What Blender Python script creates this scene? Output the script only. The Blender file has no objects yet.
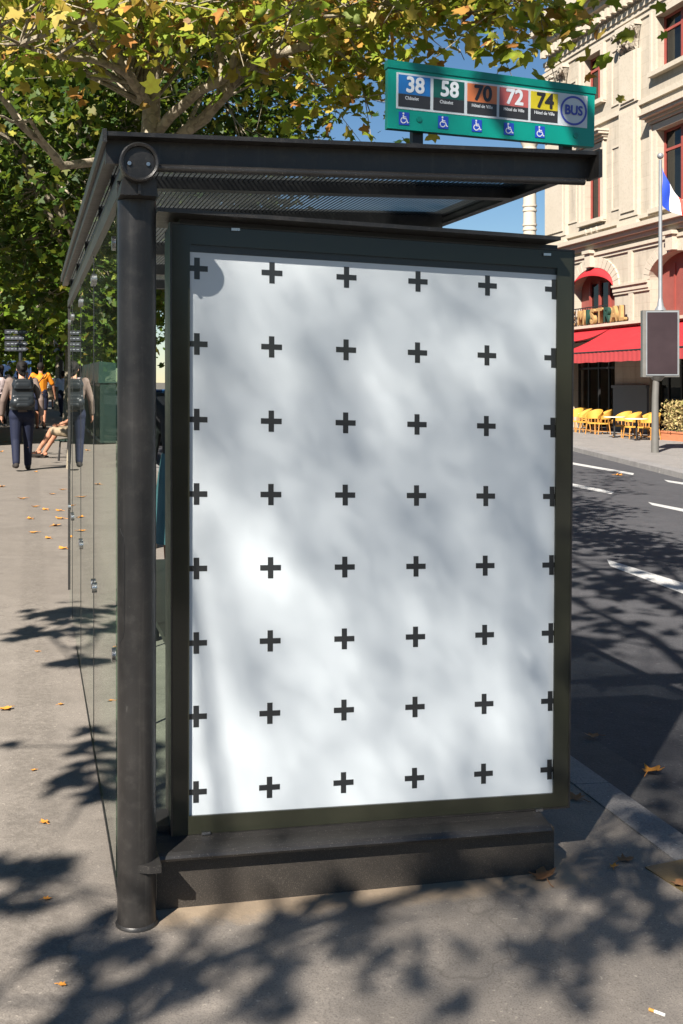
import bpy, bmesh, math, random
import numpy as np
from mathutils import Vector, Matrix, Quaternion, noise as mnoise

random.seed(7)
RNG = np.random.default_rng(11)
R = math.radians
scene = bpy.context.scene
COL = scene.collection

# ------------------------------------------------------------------ camera geometry of the place
F, CX, HY, HC = 1115.0, 341.5, 386.0, 1.53
SV = Vector((-0.2672, 0.9636, 0))      # along the street
PV = Vector((0.9636, 0.2672, 0))       # across, towards the road
ANG = math.atan2(PV.y, PV.x)

def W(p, s, z=0.0):
    v = PV * p + SV * s
    return Vector((v.x, v.y, z))

def gz(x):                              # cross fall of the ground
    return -0.03 * (x + 0.6)

def ray(x, y):
    return (x - CX) / F, (HY - y) / F

def at(x, y, Y):                        # point of the place seen at x, y at distance Y
    rx, rz = ray(x, y)
    return Vector((rx * Y, Y, HC + rz * Y))

def onground(x, y, drop=0.0):
    rx, rz = ray(x, y)
    Y = (HC + 0.018 + drop) / (-rz - 0.03 * rx)
    return Vector((rx * Y, Y, gz(rx * Y) - drop))

def on_s(x, y, s):                      # (p, z) on the plane at s
    rx, rz = ray(x, y)
    Y = s / (SV.x * rx + SV.y)
    return Y * (PV.x * rx + PV.y), HC + rz * Y

# ------------------------------------------------------------------ materials
MATS = {}
class N:
    def __init__(self, name):
        self.m = bpy.data.materials.new(name); self.m.use_nodes = True
        self.t = self.m.node_tree; self.t.nodes.clear()
        self.out = self.t.nodes.new('ShaderNodeOutputMaterial')
    def n(self, ty, **kw):
        nd = self.t.nodes.new('ShaderNode' + ty)
        for k, v in kw.items():
            setattr(nd, k, v)
        return nd
    def l(self, a, b):
        self.t.links.new(a, b)
    def pos(self):
        return self.n('NewGeometry').outputs['Position']
    def obj(self):
        return self.n('TexCoord').outputs['Object']
    def noise(self, vec, scale, detail=4, rough=.55, dist=0):
        nd = self.n('TexNoise'); nd.inputs['Scale'].default_value = scale
        nd.inputs['Detail'].default_value = detail; nd.inputs['Roughness'].default_value = rough
        nd.inputs['Distortion'].default_value = dist
        self.l(vec, nd.inputs['Vector']); return nd.outputs['Fac']
    def ramp(self, fac, stops, interp='LINEAR'):
        nd = self.n('ValToRGB'); cr = nd.color_ramp; cr.interpolation = interp
        while len(cr.elements) < len(stops): cr.elements.new(.5)
        for e, (p, c) in zip(cr.elements, stops):
            e.position = p; e.color = (*c, 1) if not isinstance(c, (int, float)) else (c, c, c, 1)
        self.l(fac, nd.inputs['Fac']); return nd.outputs['Color']
    def mix(self, fac, a, b, mode='MIX'):
        nd = self.n('Mix', data_type='RGBA', blend_type=mode)
        for s, v in ((0, fac), (6, a), (7, b)):
            if isinstance(v, bpy.types.NodeSocket): self.l(v, nd.inputs[s])
            elif isinstance(v, (int, float)): nd.inputs[s].default_value = v if s == 0 else (v, v, v, 1)
            else: nd.inputs[s].default_value = (*v, 1)
        return nd.outputs[2]
    def math(self, op, a, b=0.0, c=0.0):
        nd = self.n('Math', operation=op)
        for i, v in enumerate((a, b, c)):
            if isinstance(v, bpy.types.NodeSocket): self.l(v, nd.inputs[i])
            else: nd.inputs[i].default_value = v
        return nd.outputs[0]
    def bsdf(self, color, rough=.5, metal=0, spec=.5, bump=None, bstr=.2, bdist=.01, coat=0):
        b = self.n('BsdfPrincipled')
        for nm, v in (('Base Color', color), ('Roughness', rough)):
            if isinstance(v, bpy.types.NodeSocket): self.l(v, b.inputs[nm])
            elif nm == 'Base Color': b.inputs[nm].default_value = (*v, 1)
            else: b.inputs[nm].default_value = v
        b.inputs['Metallic'].default_value = metal
        b.inputs['Specular IOR Level'].default_value = spec
        b.inputs['Coat Weight'].default_value = coat
        if bump is not None:
            bp = self.n('Bump'); bp.inputs['Strength'].default_value = bstr; bp.inputs['Distance'].default_value = bdist
            self.l(bump, bp.inputs['Height']); self.l(bp.outputs[0], b.inputs['Normal'])
        return b.outputs[0]
    def done(self, sh):
        self.l(sh, self.out.inputs['Surface']); MATS[self.m.name] = self.m; return self.m

def paint(name, col, rough=.5, var=.18, scale=6, metal=0, spec=.5, bump=.0, coat=0, bscale=None):
    k = N(name); o = k.obj()
    f = k.noise(o, scale, 5, .6)
    c = k.mix(f, tuple(v * (1 - var) for v in col), tuple(min(1, v * (1 + var)) for v in col))
    bm_ = k.noise(o, bscale or scale * 12, 3) if bump else None
    r = k.math('MULTIPLY_ADD', f, .2, rough - .1)
    return k.done(k.bsdf(c, r, metal, spec, bm_, bump, .01, coat))

def M(n): return MATS[n]

# shelter paint: dark bronze grey with dust and specks
k = N('shelter_paint'); o = k.obj()
f = k.noise(o, 3.5, 6, .65); g = k.noise(o, 420, 2); d = k.noise(o, 22, 5, .7)
c = k.mix(f, (.020, .0185, .0175), (.035, .032, .030))
c = k.mix(k.math('MULTIPLY', k.ramp(d, [(.5, 0), (.75, 1)]), .4), c, (.075, .068, .060))
c = k.mix(k.ramp(g, [(.72, 0), (.78, 1)]), c, (.16, .14, .12))
mp_ = k.n('Mapping'); mp_.inputs['Scale'].default_value = (55, 55, 1.2); k.l(o, mp_.inputs['Vector'])
sk = k.noise(mp_.outputs[0], 1.0, 4, .7); mp2 = k.n('Mapping'); mp2.inputs['Scale'].default_value = (9, 9, 2.2); mp2.inputs['Rotation'].default_value = (.4, .3, 0); k.l(o, mp2.inputs['Vector'])
sc2 = k.noise(mp2.outputs[0], 9, 3, .75)
c = k.mix(k.math('MULTIPLY', k.ramp(sk, [(.54, 0), (.72, 1)]), .30), c, (.085, .078, .07))
c = k.mix(k.math('MULTIPLY', k.ramp(sc2, [(.70, 0), (.74, 1)]), .5), c, (.16, .15, .14))
k.done(k.bsdf(c, k.math('MULTIPLY_ADD', d, .30, .22), .25, .5, g, .12, .002))
k = N('ledge_paint'); o = k.obj()
f = k.noise(o, 9, 6, .7); g = k.noise(o, 300, 2)
c = k.mix(f, (.018, .017, .016), (.060, .056, .053))
c = k.mix(k.ramp(g, [(.66, 0), (.72, 1)]), c, (.22, .2, .18))
k.done(k.bsdf(c, .38, .35, .5, g, .15, .002))
k = N('base_paint'); o = k.obj()
f = k.noise(o, 5, 6, .7); g = k.noise(o, 420, 2, .5)
c = k.mix(f, (.030, .026, .022), (.058, .049, .041))
c = k.mix(k.math('MULTIPLY', k.ramp(g, [(.56, 0), (.70, 1)]), .6), c, (.15, .128, .105))
k.done(k.bsdf(c, .5, .1, .5, g, .25, .003))
k = N('bezel_glass'); o = k.obj()
f = k.noise(o, 4, 4)
k.done(k.bsdf(k.mix(f, (.020, .021, .014), (.036, .037, .025)), k.math('MULTIPLY_ADD', f, .12, .06), 0, .38, None))
paint('dark_metal', (.02, .02, .021), .4, .3, 8, .3)
paint('steel', (.45, .45, .46), .28, .15, 20, 1.0)
paint('rubber', (.012, .012, .012), .6, .2)
k = N('poster_paper'); o = k.obj()
f = k.noise(o, 2.2, 3)
k.done(k.bsdf(k.mix(f, (.60, .63, .665), (.64, .67, .705)), .7, 0, .2))
paint('print_black', (.012, .013, .015), .6, .1)

def glass(name, tint, ior=1.5, rough=.0, dirt=.03):
    k = N(name)
    lw = k.n('LayerWeight'); lw.inputs['Blend'].default_value = .5
    f0 = ((ior - 1) / (ior + 1)) ** 2
    fr = k.math('MULTIPLY_ADD', k.math('POWER', lw.outputs['Facing'], 5.0), 1 - f0, f0)
    tr = k.n('BsdfTransparent'); tr.inputs['Color'].default_value = (*tint, 1)
    gl = k.n('BsdfGlossy'); gl.inputs['Roughness'].default_value = rough; gl.inputs['Color'].default_value = (.97, 1, .98, 1)
    mx = k.n('MixShader'); k.l(fr, mx.inputs[0]); k.l(tr.outputs[0], mx.inputs[1]); k.l(gl.outputs[0], mx.inputs[2])
    df = k.n('BsdfDiffuse'); df.inputs['Color'].default_value = (.5, .5, .48, 1)
    nz = k.noise(k.obj(), 3, 5, .7)
    m2 = k.n('MixShader'); k.l(k.math('MULTIPLY', nz, dirt), m2.inputs[0])
    k.l(mx.outputs[0], m2.inputs[1]); k.l(df.outputs[0], m2.inputs[2])
    return k.done(m2.outputs[0])
glass('shelter_glass', (.80, .90, .84), 1.45, 0, .012)
glass('poster_glass', (.98, .99, .985), 1.26, .0, .005)
glass('window_glass', (.10, .12, .13), 1.6, .02, .01)
glass('car_glass', (.06, .07, .08), 1.5)
glass('screen_glass', (.05, .03, .035), 1.45, .03, .05)
k = N('roof_panel')
tr = k.n('BsdfTransparent'); tr.inputs['Color'].default_value = (.36, .41, .44, 1)
tl = k.n('BsdfTranslucent'); tl.inputs['Color'].default_value = (.22, .23, .22, 1)
gl = k.n('BsdfGlossy'); gl.inputs['Roughness'].default_value = .15; gl.inputs['Color'].default_value = (.5, .55, .56, 1)
m1 = k.n('MixShader'); m1.inputs[0].default_value = .18; k.l(tr.outputs[0], m1.inputs[1]); k.l(tl.outputs[0], m1.inputs[2])
m2 = k.n('MixShader'); m2.inputs[0].default_value = .14; k.l(m1.outputs[0], m2.inputs[1]); k.l(gl.outputs[0], m2.inputs[2])
k.done(m2.outputs[0])

# sign colours
for nm, c in dict(sign_green=(.0, .25, .19), sign_edge=(.0, .19, .145), sign_white=(.52, .56, .58), plate_blue=(.015, .14, .40),
                  plate_green=(.005, .085, .065), plate_orange=(.60, .17, .055), plate_red=(.46, .105, .095), plate_yellow=(.52, .42, .015),
                  plate_black=(.028, .026, .026), ink_white=(.66, .68, .70), ink_black=(.02, .018, .02), roundel_blue=(.05, .07, .36),
                  access_blue=(.015, .06, .42)).items():
    paint(nm, c, .35, .07, 5, 0, .5)

# ground
def ground_material(name, c1, c2, speck, fine=240, crack=True, band=False, bstr=.5):
    k = N(name); P = k.pos()
    a = k.noise(P, .55, 5, .6); b = k.noise(P, 6, 6, .65); g = k.noise(P, fine, 2, .5); g2 = k.noise(P, fine * .35, 3, .6)
    c = k.mix(a, c1, c2)
    c = k.mix(k.math('MULTIPLY', k.ramp(b, [(.38, 0), (.68, 1)]), .5), c, tuple(v * .72 for v in c1))
    c = k.mix(k.math('MULTIPLY', k.ramp(g, [(.35, 1), (.5, 0)]), .55), c, tuple(v * .45 for v in c1))
    c = k.mix(k.math('MULTIPLY', k.ramp(g2, [(.64, 0), (.72, 1)]), .7), c, speck)
    if crack:
        v = k.n('TexVoronoi', feature='DISTANCE_TO_EDGE'); v.inputs['Scale'].default_value = 1.7
        wv = k.n('VectorMath', operation='ADD'); sc = k.n('VectorMath', operation='SCALE'); sc.inputs['Scale'].default_value = .35
        nz = k.n('TexNoise'); nz.inputs['Scale'].default_value = 5; k.l(P, nz.inputs['Vector'])
        k.l(nz.outputs['Color'], sc.inputs[0]); k.l(P, wv.inputs[0]); k.l(sc.outputs[0], wv.inputs[1]); k.l(wv.outputs[0], v.inputs['Vector'])
        cm = k.math('MULTIPLY', k.ramp(v.outputs['Distance'], [(.0, 1), (.016, 0)]), k.ramp(k.noise(P, .9, 2), [(.44, 0), (.56, 1)]))
        c = k.mix(k.math('MULTIPLY', cm, .38), c, tuple(v * .4 for v in c1))
        st = k.n('TexVoronoi'); st.inputs['Scale'].default_value = 3.1; k.l(P, st.inputs['Vector'])
        sm = k.ramp(st.outputs['Distance'], [(.07, 1), (.10, 0)])
        c = k.mix(k.math('MULTIPLY', sm, .42), c, tuple(v * .5 for v in c1))
    if band:   # newer / older paving fields and the sandy joint along the shelter base
        def dot(vec):
            d = k.n('VectorMath', operation='DOT_PRODUCT'); d.inputs[1].default_value = vec; k.l(P, d.inputs[0]); return d.outputs['Value']
        s = dot(SV); p = dot(PV)
        far = k.math('ADD', s, k.math('MULTIPLY', p, .9))
        m = k.ramp(k.math('MULTIPLY', far, .1), [(.80, 0), (.806, 1)])
        c = k.mix(k.math('MULTIPLY', m, .35), c, tuple(v * .72 for v in c1))
        j = k.math('ADD', s, k.math('MULTIPLY', k.math('SUBTRACT', k.noise(P, 9, 5, .7), .5), .16))
        jm = k.ramp(k.math('SUBTRACT', j, 2.6), [(.55, 0), (.62, 1)])
        jp = k.ramp(k.math('MULTIPLY', p, .4), [(.13, 0), (.15, 1), (.66, 1), (.70, 0)])
        je = k.ramp(k.math('SUBTRACT', s, 2.6), [(.85, 1), (.9, 0)])
        jj = k.math('MULTIPLY', k.math('MULTIPLY', jm, jp), je)
        c = k.mix(k.math('MULTIPLY', jj, .75), c, (.36, .27, .18))
        # lengthwise worn strip beside the glass
        sp = k.math('ADD', p, k.math('MULTIPLY', k.math('SUBTRACT', k.noise(P, 14, 5, .7), .5), .10))
        strip = k.ramp(k.math('ADD', sp, .5), [(.40, 0), (.44, 1), (.58, 1), (.62, 0)])
        rn = k.ramp(k.noise(P, 38, 4, .7), [(.42, 0), (.6, 1)])
        c = k.mix(k.math('MULTIPLY', k.math('MULTIPLY', strip, rn), .5), c, tuple(v * .55 for v in c1))
    wr_ = k.noise(P, 1.4, 6, .72, .6)
    c = k.mix(k.math('MULTIPLY', k.ramp(wr_, [(.52, 0), (.60, 1)]), .28), c, tuple(v * .62 for v in c1))
    c = k.mix(k.math('MULTIPLY', k.ramp(wr_, [(.30, 1), (.40, 0)]), .30), c, tuple(min(1, v * 1.28) for v in c2))
    h = k.math('ADD', k.math('MULTIPLY', g, .5), g2)
    return k.done(k.bsdf(c, .85, 0, .25, h, bstr, .004))
ground_material('pavement_asphalt', (.205, .178, .152), (.255, .225, .195), (.42, .37, .31), 210, True, True)
ground_material('road_asphalt', (.058, .057, .062), (.085, .083, .088), (.17, .165, .165), 120, False)
ground_material('gutter_asphalt', (.075, .072, .072), (.10, .095, .092), (.17, .165, .165), 150, False)
ground_material('granite', (.20, .19, .185), (.27, .255, .245), (.40, .385, .37), 130, False)
ground_material('far_paving', (.22, .205, .19), (.27, .25, .235), (.34, .32, .3), 60, False)
ground_material('earth', (.11, .10, .08), (.15, .13, .1), (.2, .19, .17), 20, False)
k = N('road_paint'); P = k.pos()
k.done(k.bsdf(k.mix(k.ramp(k.noise(P, 60, 4, .7), [(.35, 0), (.55, 1)]), (.20, .195, .19), (.52, .51, .49)), .7, 0, .3))
paint('brass_plate', (.14, .10, .045), .55, .3, 14, .2, .4, .2)

# stone
k = N('limestone'); P = k.obj()
a = k.noise(P, .5, 5, .65); b = k.noise(P, 5, 6, .7)
br = k.n('TexBrick'); br.inputs['Scale'].default_value = 1.0; br.inputs['Brick Width'].default_value = 1.15; br.inputs['Row Height'].default_value = .46
br.inputs['Mortar Size'].default_value = .010; br.inputs['Mortar Smooth'].default_value = .3
br.inputs['Color1'].default_value = (1, 1, 1, 1); br.inputs['Color2'].default_value = (.90, .90, .90, 1); br.inputs['Mortar'].default_value = (.80, .79, .78, 1)
sw = k.n('SeparateXYZ'); cw = k.n('CombineXYZ'); k.l(P, sw.inputs[0]); k.l(sw.outputs['X'], cw.inputs['X']); k.l(sw.outputs['Z'], cw.inputs['Y']); k.l(cw.outputs[0], br.inputs['Vector'])
c = k.mix(a, (.38, .325, .255), (.48, .42, .34))
c = k.mix(k.math('MULTIPLY', k.ramp(b, [(.45, 0), (.75, 1)]), .35), c, (.30, .26, .21))
mp_ = k.n('Mapping'); mp_.inputs['Scale'].default_value = (1.6, 1.6, .22); k.l(P, mp_.inputs['Vector'])
so_ = k.noise(mp_.outputs[0], 1.6, 5, .7)
c = k.mix(k.math('MULTIPLY', k.ramp(so_, [(.5, 0), (.72, 1)]), .40), c, (.17, .145, .12))
c = k.mix(1.0, c, br.outputs['Color'], 'MULTIPLY')
k.done(k.bsdf(c, .85, 0, .2, b, .4, .02))
k = N('stone_trim'); P = k.obj()
a = k.noise(P, 1.2, 5, .65); b = k.noise(P, 11, 5, .7)
c = k.mix(a, (.40, .345, .27), (.50, .44, .36))
c = k.mix(k.math('MULTIPLY', k.ramp(b, [(.5, 0), (.75, 1)]), .4), c, (.25, .21, .17))
k.done(k.bsdf(c, .85, 0, .2, b, .4, .02))
k = N('stone_ornament'); P = k.obj()
b = k.noise(P, 7, 4, .7)
k.done(k.bsdf(k.mix(k.ramp(b, [(.4, 0), (.65, 1)]), (.16, .135, .105), (.42, .365, .295)), .9, 0, .2, b, .8, .06))
paint('plinth_grey', (.12, .125, .135), .6, .2, 3)
paint('red_frame', (.26, .055, .042), .5, .2, 4)
paint('red_panel', (.23, .060, .048), .6, .25, 3)
k = N('awning_red'); P = k.obj()
k.done(k.bsdf(k.mix(k.noise(P, 1.5, 4), (.34, .018, .024), (.43, .028, .033)), .75, 0, .2, k.noise(P, 3, 3), .3, .03))
paint('valance_red', (.36, .040, .042), .75, .15, 4)
paint('interior_dark', (.02, .018, .017), .8, .3)
paint('gold_letter', (.46, .29, .12), .45, .3, 9, .3)
paint('bottle_green_letter', (.016, .05, .036), .45, .3, 9)
paint('letter_dark', (.05, .02, .015), .5, .3, 9)
paint('iron', (.03, .028, .028), .5, .2, 12, .4)
paint('grey_post', (.14, .132, .12), .45, .15, 5, .2)
paint('mast_grey', (.25, .26, .27), .4, .15, 5, .4)
paint('panel_screen', (.026, .014, .016), .35, .3, 2)
paint('wicker_yellow', (.50, .27, .045), .6, .25, 25, 0, .3, .3)
paint('rattan', (.42, .19, .04), .5, .25, 20)
paint('table_top', (.62, .56, .48), .35, .15, 5)
paint('terracotta', (.48, .17, .08), .7, .2, 6)
paint('flag_blue', (.01, .05, .40), .7, .1); paint('flag_white', (.8, .8, .8), .7, .05); paint('flag_red', (.75, .045, .03), .7, .1)
paint('stall_green', (.004, .018, .012), .45, .25, 5); paint('stall_green_light', (.006, .030, .020), .45, .2, 5)
paint('parapet_stone', (.33, .29, .24), .85, .2, 2)
paint('car_blue', (.02, .12, .34), .25, .1, 3, .2, .5, 0, .6); paint('car_white', (.7, .7, .7), .25, .06, 3, 0, .5, 0, .6)
paint('bus_blue', (.015, .03, .07), .3, .1, 3, 0, .5, 0, .5); paint('bus_green', (.03, .06, .13), .35, .1)
paint('lamp_white', (.8, .8, .75), .2, .05); paint('lamp_red', (.4, .01, .01), .2, .05); paint('scooter_dark', (.015, .015, .018), .25, .2, 5, .2, .5, 0, .5)
paint('sign_black', (.012, .014, .02), .5, .2); paint('ad_white', (.30, .33, .36), .4, .1, 3); paint('ad_skin', (.42, .2, .12), .5, .2); paint('ad_blue', (.03, .16, .4), .5, .2)
for nm, c in dict(skin_light=(.50, .27, .18), skin_tan=(.38, .18, .11), skin_brown=(.20, .085, .05), hair_dark=(.009, .007, .006), hair_brown=(.06, .035, .02), hair_blond=(.50, .35, .16), hair_grey=(.35, .34, .33),
                  cloth_taupe=(.17, .125, .105), cloth_denim=(.010, .013, .030), cloth_orange=(.62, .20, .012), cloth_lightblue=(.42, .52, .72), cloth_blue=(.03, .06, .28),
                  cloth_floral=(.38, .31, .31), cloth_black=(.02, .02, .022), cloth_white=(.68, .66, .62), cloth_teal=(.055, .12, .145), cloth_red=(.5, .09, .04), cloth_grey=(.16, .16, .17), cloth_khaki=(.26, .2, .13),
                  leather_black=(.014, .017, .020), shoe_dark=(.03, .025, .022), shoe_pale=(.6, .58, .55)).items():
    paint(nm, c, .38 if 'leather' in nm else .75, .22, 14, 0, .4 if 'leather' in nm else .25, .15, 0, 60)

# bark and leaves
k = N('plane_bark'); P = k.obj()
v = k.n('TexVoronoi'); v.inputs['Scale'].default_value = 9; nz = k.n('TexNoise'); nz.inputs['Scale'].default_value = 6; k.l(P, nz.inputs['Vector'])
va = k.n('VectorMath', operation='ADD'); k.l(P, va.inputs[0]); k.l(nz.outputs['Color'], va.inputs[1]); k.l(va.outputs[0], v.inputs['Vector'])
sp = k.n('SeparateColor'); k.l(v.outputs['Color'], sp.inputs[0])
c = k.ramp(sp.outputs[0], [(.0, (.16, .13, .095)), (.35, (.27, .23, .17)), (.7, (.36, .31, .225)), (1, (.21, .18, .13))])
k.done(k.bsdf(c, .85, 0, .2, k.noise(P, 25, 4, .7), .5, .02))

def leafmat(name, stops, trans=.45):
    k = N(name)
    rnd = k.n('NewGeometry').outputs['Random Per Island']
    c = k.ramp(rnd, stops)
    nz = k.noise(k.obj(), 9, 4, .7)
    c = k.mix(k.math('MULTIPLY', k.ramp(nz, [(.5, 0), (.68, 1)]), .45), c, (.20, .10, .025))
    df = k.bsdf(c, .5, 0, .35)
    tl = k.n('BsdfTranslucent'); k.l(k.mix(.35, c, (.22, .30, .02)), tl.inputs['Color'])
    mx = k.n('MixShader'); mx.inputs[0].default_value = trans; k.l(df, mx.inputs[1]); k.l(tl.outputs[0], mx.inputs[2])
    return k.done(mx.outputs[0])
leafmat('leaf_autumn', [(0, (.14, .22, .02)), (.3, (.24, .31, .028)), (.56, (.38, .38, .045)), (.76, (.48, .37, .07)), (.87, (.48, .21, .055)), (.94, (.27, .11, .035)), (1, (.14, .22, .02))])
leafmat('leaf_green', [(0, (.035, .09, .01)), (.35, (.08, .165, .015)), (.7, (.15, .24, .02)), (.9, (.26, .30, .03)), (1, (.36, .22, .04))])
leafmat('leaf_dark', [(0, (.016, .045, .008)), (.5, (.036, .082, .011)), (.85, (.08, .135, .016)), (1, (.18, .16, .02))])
k = N('hedge_leaf'); rnd = k.n('NewGeometry').outputs['Random Per Island']
k.done(k.bsdf(k.ramp(rnd, [(0, (.30, .21, .09)), (.6, (.42, .32, .15)), (.9, (.22, .2, .06)), (1, (.12, .14, .04))]), .8, 0, .2))
paint('dry_leaf_orange', (.58, .24, .04), .7, .35, 40, 0, .2); paint('dry_leaf_brown', (.24, .12, .055), .75, .35, 40, 0, .2)
paint('cigarette_paper', (.75, .72, .66), .7, .1); paint('cigarette_tip', (.55, .28, .06), .7, .1)

# ------------------------------------------------------------------ object helpers
def tag(o, label=None, cat=None, group=None, kind=None):
    for k_, v in (('label', label), ('category', cat), ('group', group), ('kind', kind)):
        if v: o[k_] = v
    return o

def thing(name, label, cat, loc=(0, 0, 0), rz=0.0, group=None):
    o = bpy.data.objects.new(name, None); COL.objects.link(o)
    o.location = loc; o.rotation_euler = (0, 0, rz); o.empty_display_size = .1
    return tag(o, label, cat, group)

def link(name, me, mat=None, parent=None, smooth=False):
    o = bpy.data.objects.new(name, me); COL.objects.link(o)
    if mat is not None:
        for m_ in (mat if isinstance(mat, (list, tuple)) else [mat]): me.materials.append(m_ if not isinstance(m_, str) else M(m_))
    if parent is not None: o.parent = parent
    if smooth: me.shade_smooth()
    return o

def obj(name, bm, mat=None, parent=None, smooth=False, bevel=0, recalc=True):
    if bevel:
        es = [e for e in bm.edges if len(e.link_faces) == 2 and e.calc_face_angle(0) > .6]
        bmesh.ops.bevel(bm, geom=es, offset=bevel, segments=2, affect='EDGES', profile=.6, clamp_overlap=True)
    if recalc: bmesh.ops.recalc_face_normals(bm, faces=bm.faces)
    me = bpy.data.meshes.new(name); bm.to_mesh(me); bm.free()
    o = link(name, me, mat, parent)
    if smooth:
        for p_ in me.polygons: p_.use_smooth = True
        try: me.set_sharp_from_angle(angle=R(40))
        except Exception: pass
    return o

def B(): return bmesh.new()

def hexa(bm, pts):                      # 8 points: bottom 4 (ccw), top 4
    v = [bm.verts.new(p) for p in pts]
    for f in ((3, 2, 1, 0), (4, 5, 6, 7), (0, 1, 5, 4), (1, 2, 6, 5), (2, 3, 7, 6), (3, 0, 4, 7)):
        bm.faces.new([v[i] for i in f])
    return v

def box(bm, x0, x1, y0, y1, z0, z1, fn=None):
    pts = [(x0, y0, z0), (x1, y0, z0), (x1, y1, z0), (x0, y1, z0), (x0, y0, z1), (x1, y0, z1), (x1, y1, z1), (x0, y1, z1)]
    if fn: pts = [fn(*p) for p in pts]
    return hexa(bm, pts)

def tube(bm, pts, radii, seg=10, cap=True):
    pts = [Vector(p) for p in pts]
    if isinstance(radii, (int, float)): radii = [radii] * len(pts)
    rings = []; up = None
    for i, p in enumerate(pts):
        t = (pts[min(i + 1, len(pts) - 1)] - pts[max(i - 1, 0)])
        if t.length < 1e-9: t = Vector((0, 0, 1))
        t.normalize()
        if up is None: up = t.orthogonal().normalized()
        else:
            up = up - t * up.dot(t)
            up = up.normalized() if up.length > 1e-6 else t.orthogonal().normalized()
        w = t.cross(up)
        rings.append([bm.verts.new(p + (up * math.cos(a) + w * math.sin(a)) * radii[i]) for a in [2 * math.pi * j / seg for j in range(seg)]])
    for a, b in zip(rings, rings[1:]):
        for j in range(seg):
            bm.faces.new((a[j], a[(j + 1) % seg], b[(j + 1) % seg], b[j]))
    if cap:
        bm.faces.new(rings[0][::-1]); bm.faces.new(rings[-1])

def lathe(bm, prof, seg=20, cx=0, cy=0):
    rings = [[bm.verts.new((cx + r * math.cos(2 * math.pi * j / seg), cy + r * math.sin(2 * math.pi * j / seg), z)) for j in range(seg)] for r, z in prof]
    for a, b in zip(rings, rings[1:]):
        for j in range(seg):
            bm.faces.new((a[j], a[(j + 1) % seg], b[(j + 1) % seg], b[j]))
    bm.faces.new(rings[0][::-1]); bm.faces.new(rings[-1])

def prism(bm, poly, axis_fn, t0, t1):   # poly in 2-D, axis_fn(a, b, t) -> point
    a = [bm.verts.new(axis_fn(x, y, t0)) for x, y in poly]; b = [bm.verts.new(axis_fn(x, y, t1)) for x, y in poly]
    n = len(poly)
    bm.faces.new(a[::-1]); bm.faces.new(b)
    for i in range(n): bm.faces.new((a[i], a[(i + 1) % n], b[(i + 1) % n], b[i]))

def ball(bm, c, r, seg=12, sc=(1, 1, 1)):
    m_ = Matrix.Translation(c) @ Matrix.Diagonal((r * sc[0], r * sc[1], r * sc[2], 1))
    bmesh.ops.create_uvsphere(bm, u_segments=seg, v_segments=max(6, seg * 2 // 3), radius=1, matrix=m_)

def sheet(bm, pts):
    bm.faces.new([bm.verts.new(p) for p in pts])

DG = bpy.context.evaluated_depsgraph_get
def text_mesh(body, size, bold=0.0, depth=0.0, align='CENTER'):
    cu = bpy.data.curves.new('lettering', 'FONT'); cu.body = body; cu.size = size; cu.offset = bold; cu.extrude = depth
    cu.align_x = align; cu.align_y = 'CENTER'; cu.resolution_u = 4
    o = bpy.data.objects.new('lettering', cu); COL.objects.link(o)
    dg = DG(); me = bpy.data.meshes.new_from_object(o.evaluated_get(dg), depsgraph=dg)
    bpy.data.objects.remove(o); bpy.data.curves.remove(cu)
    return me

def remeshed(bm, voxel, smooth_it=4):
    me = bpy.data.meshes.new('body'); bm.to_mesh(me); bm.free()
    o = bpy.data.objects.new('body', me); COL.objects.link(o)
    r_ = o.modifiers.new('r', 'REMESH'); r_.mode = 'VOXEL'; r_.voxel_size = voxel; r_.use_smooth_shade = True
    if smooth_it:
        s_ = o.modifiers.new('s', 'SMOOTH'); s_.factor = .5; s_.iterations = smooth_it
    dg = DG(); out = bpy.data.meshes.new_from_object(o.evaluated_get(dg), depsgraph=dg)
    bpy.data.objects.remove(o); bpy.data.meshes.remove(me)
    out.materials.clear()
    return out

def capsule(bm, a, b, ra, rb, seg=10):
    a, b = Vector(a), Vector(b)
    ball(bm, a, ra, seg); ball(bm, b, rb, seg)
    if (b - a).length > 1e-4: tube(bm, [a, b], [ra, rb], seg)

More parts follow.
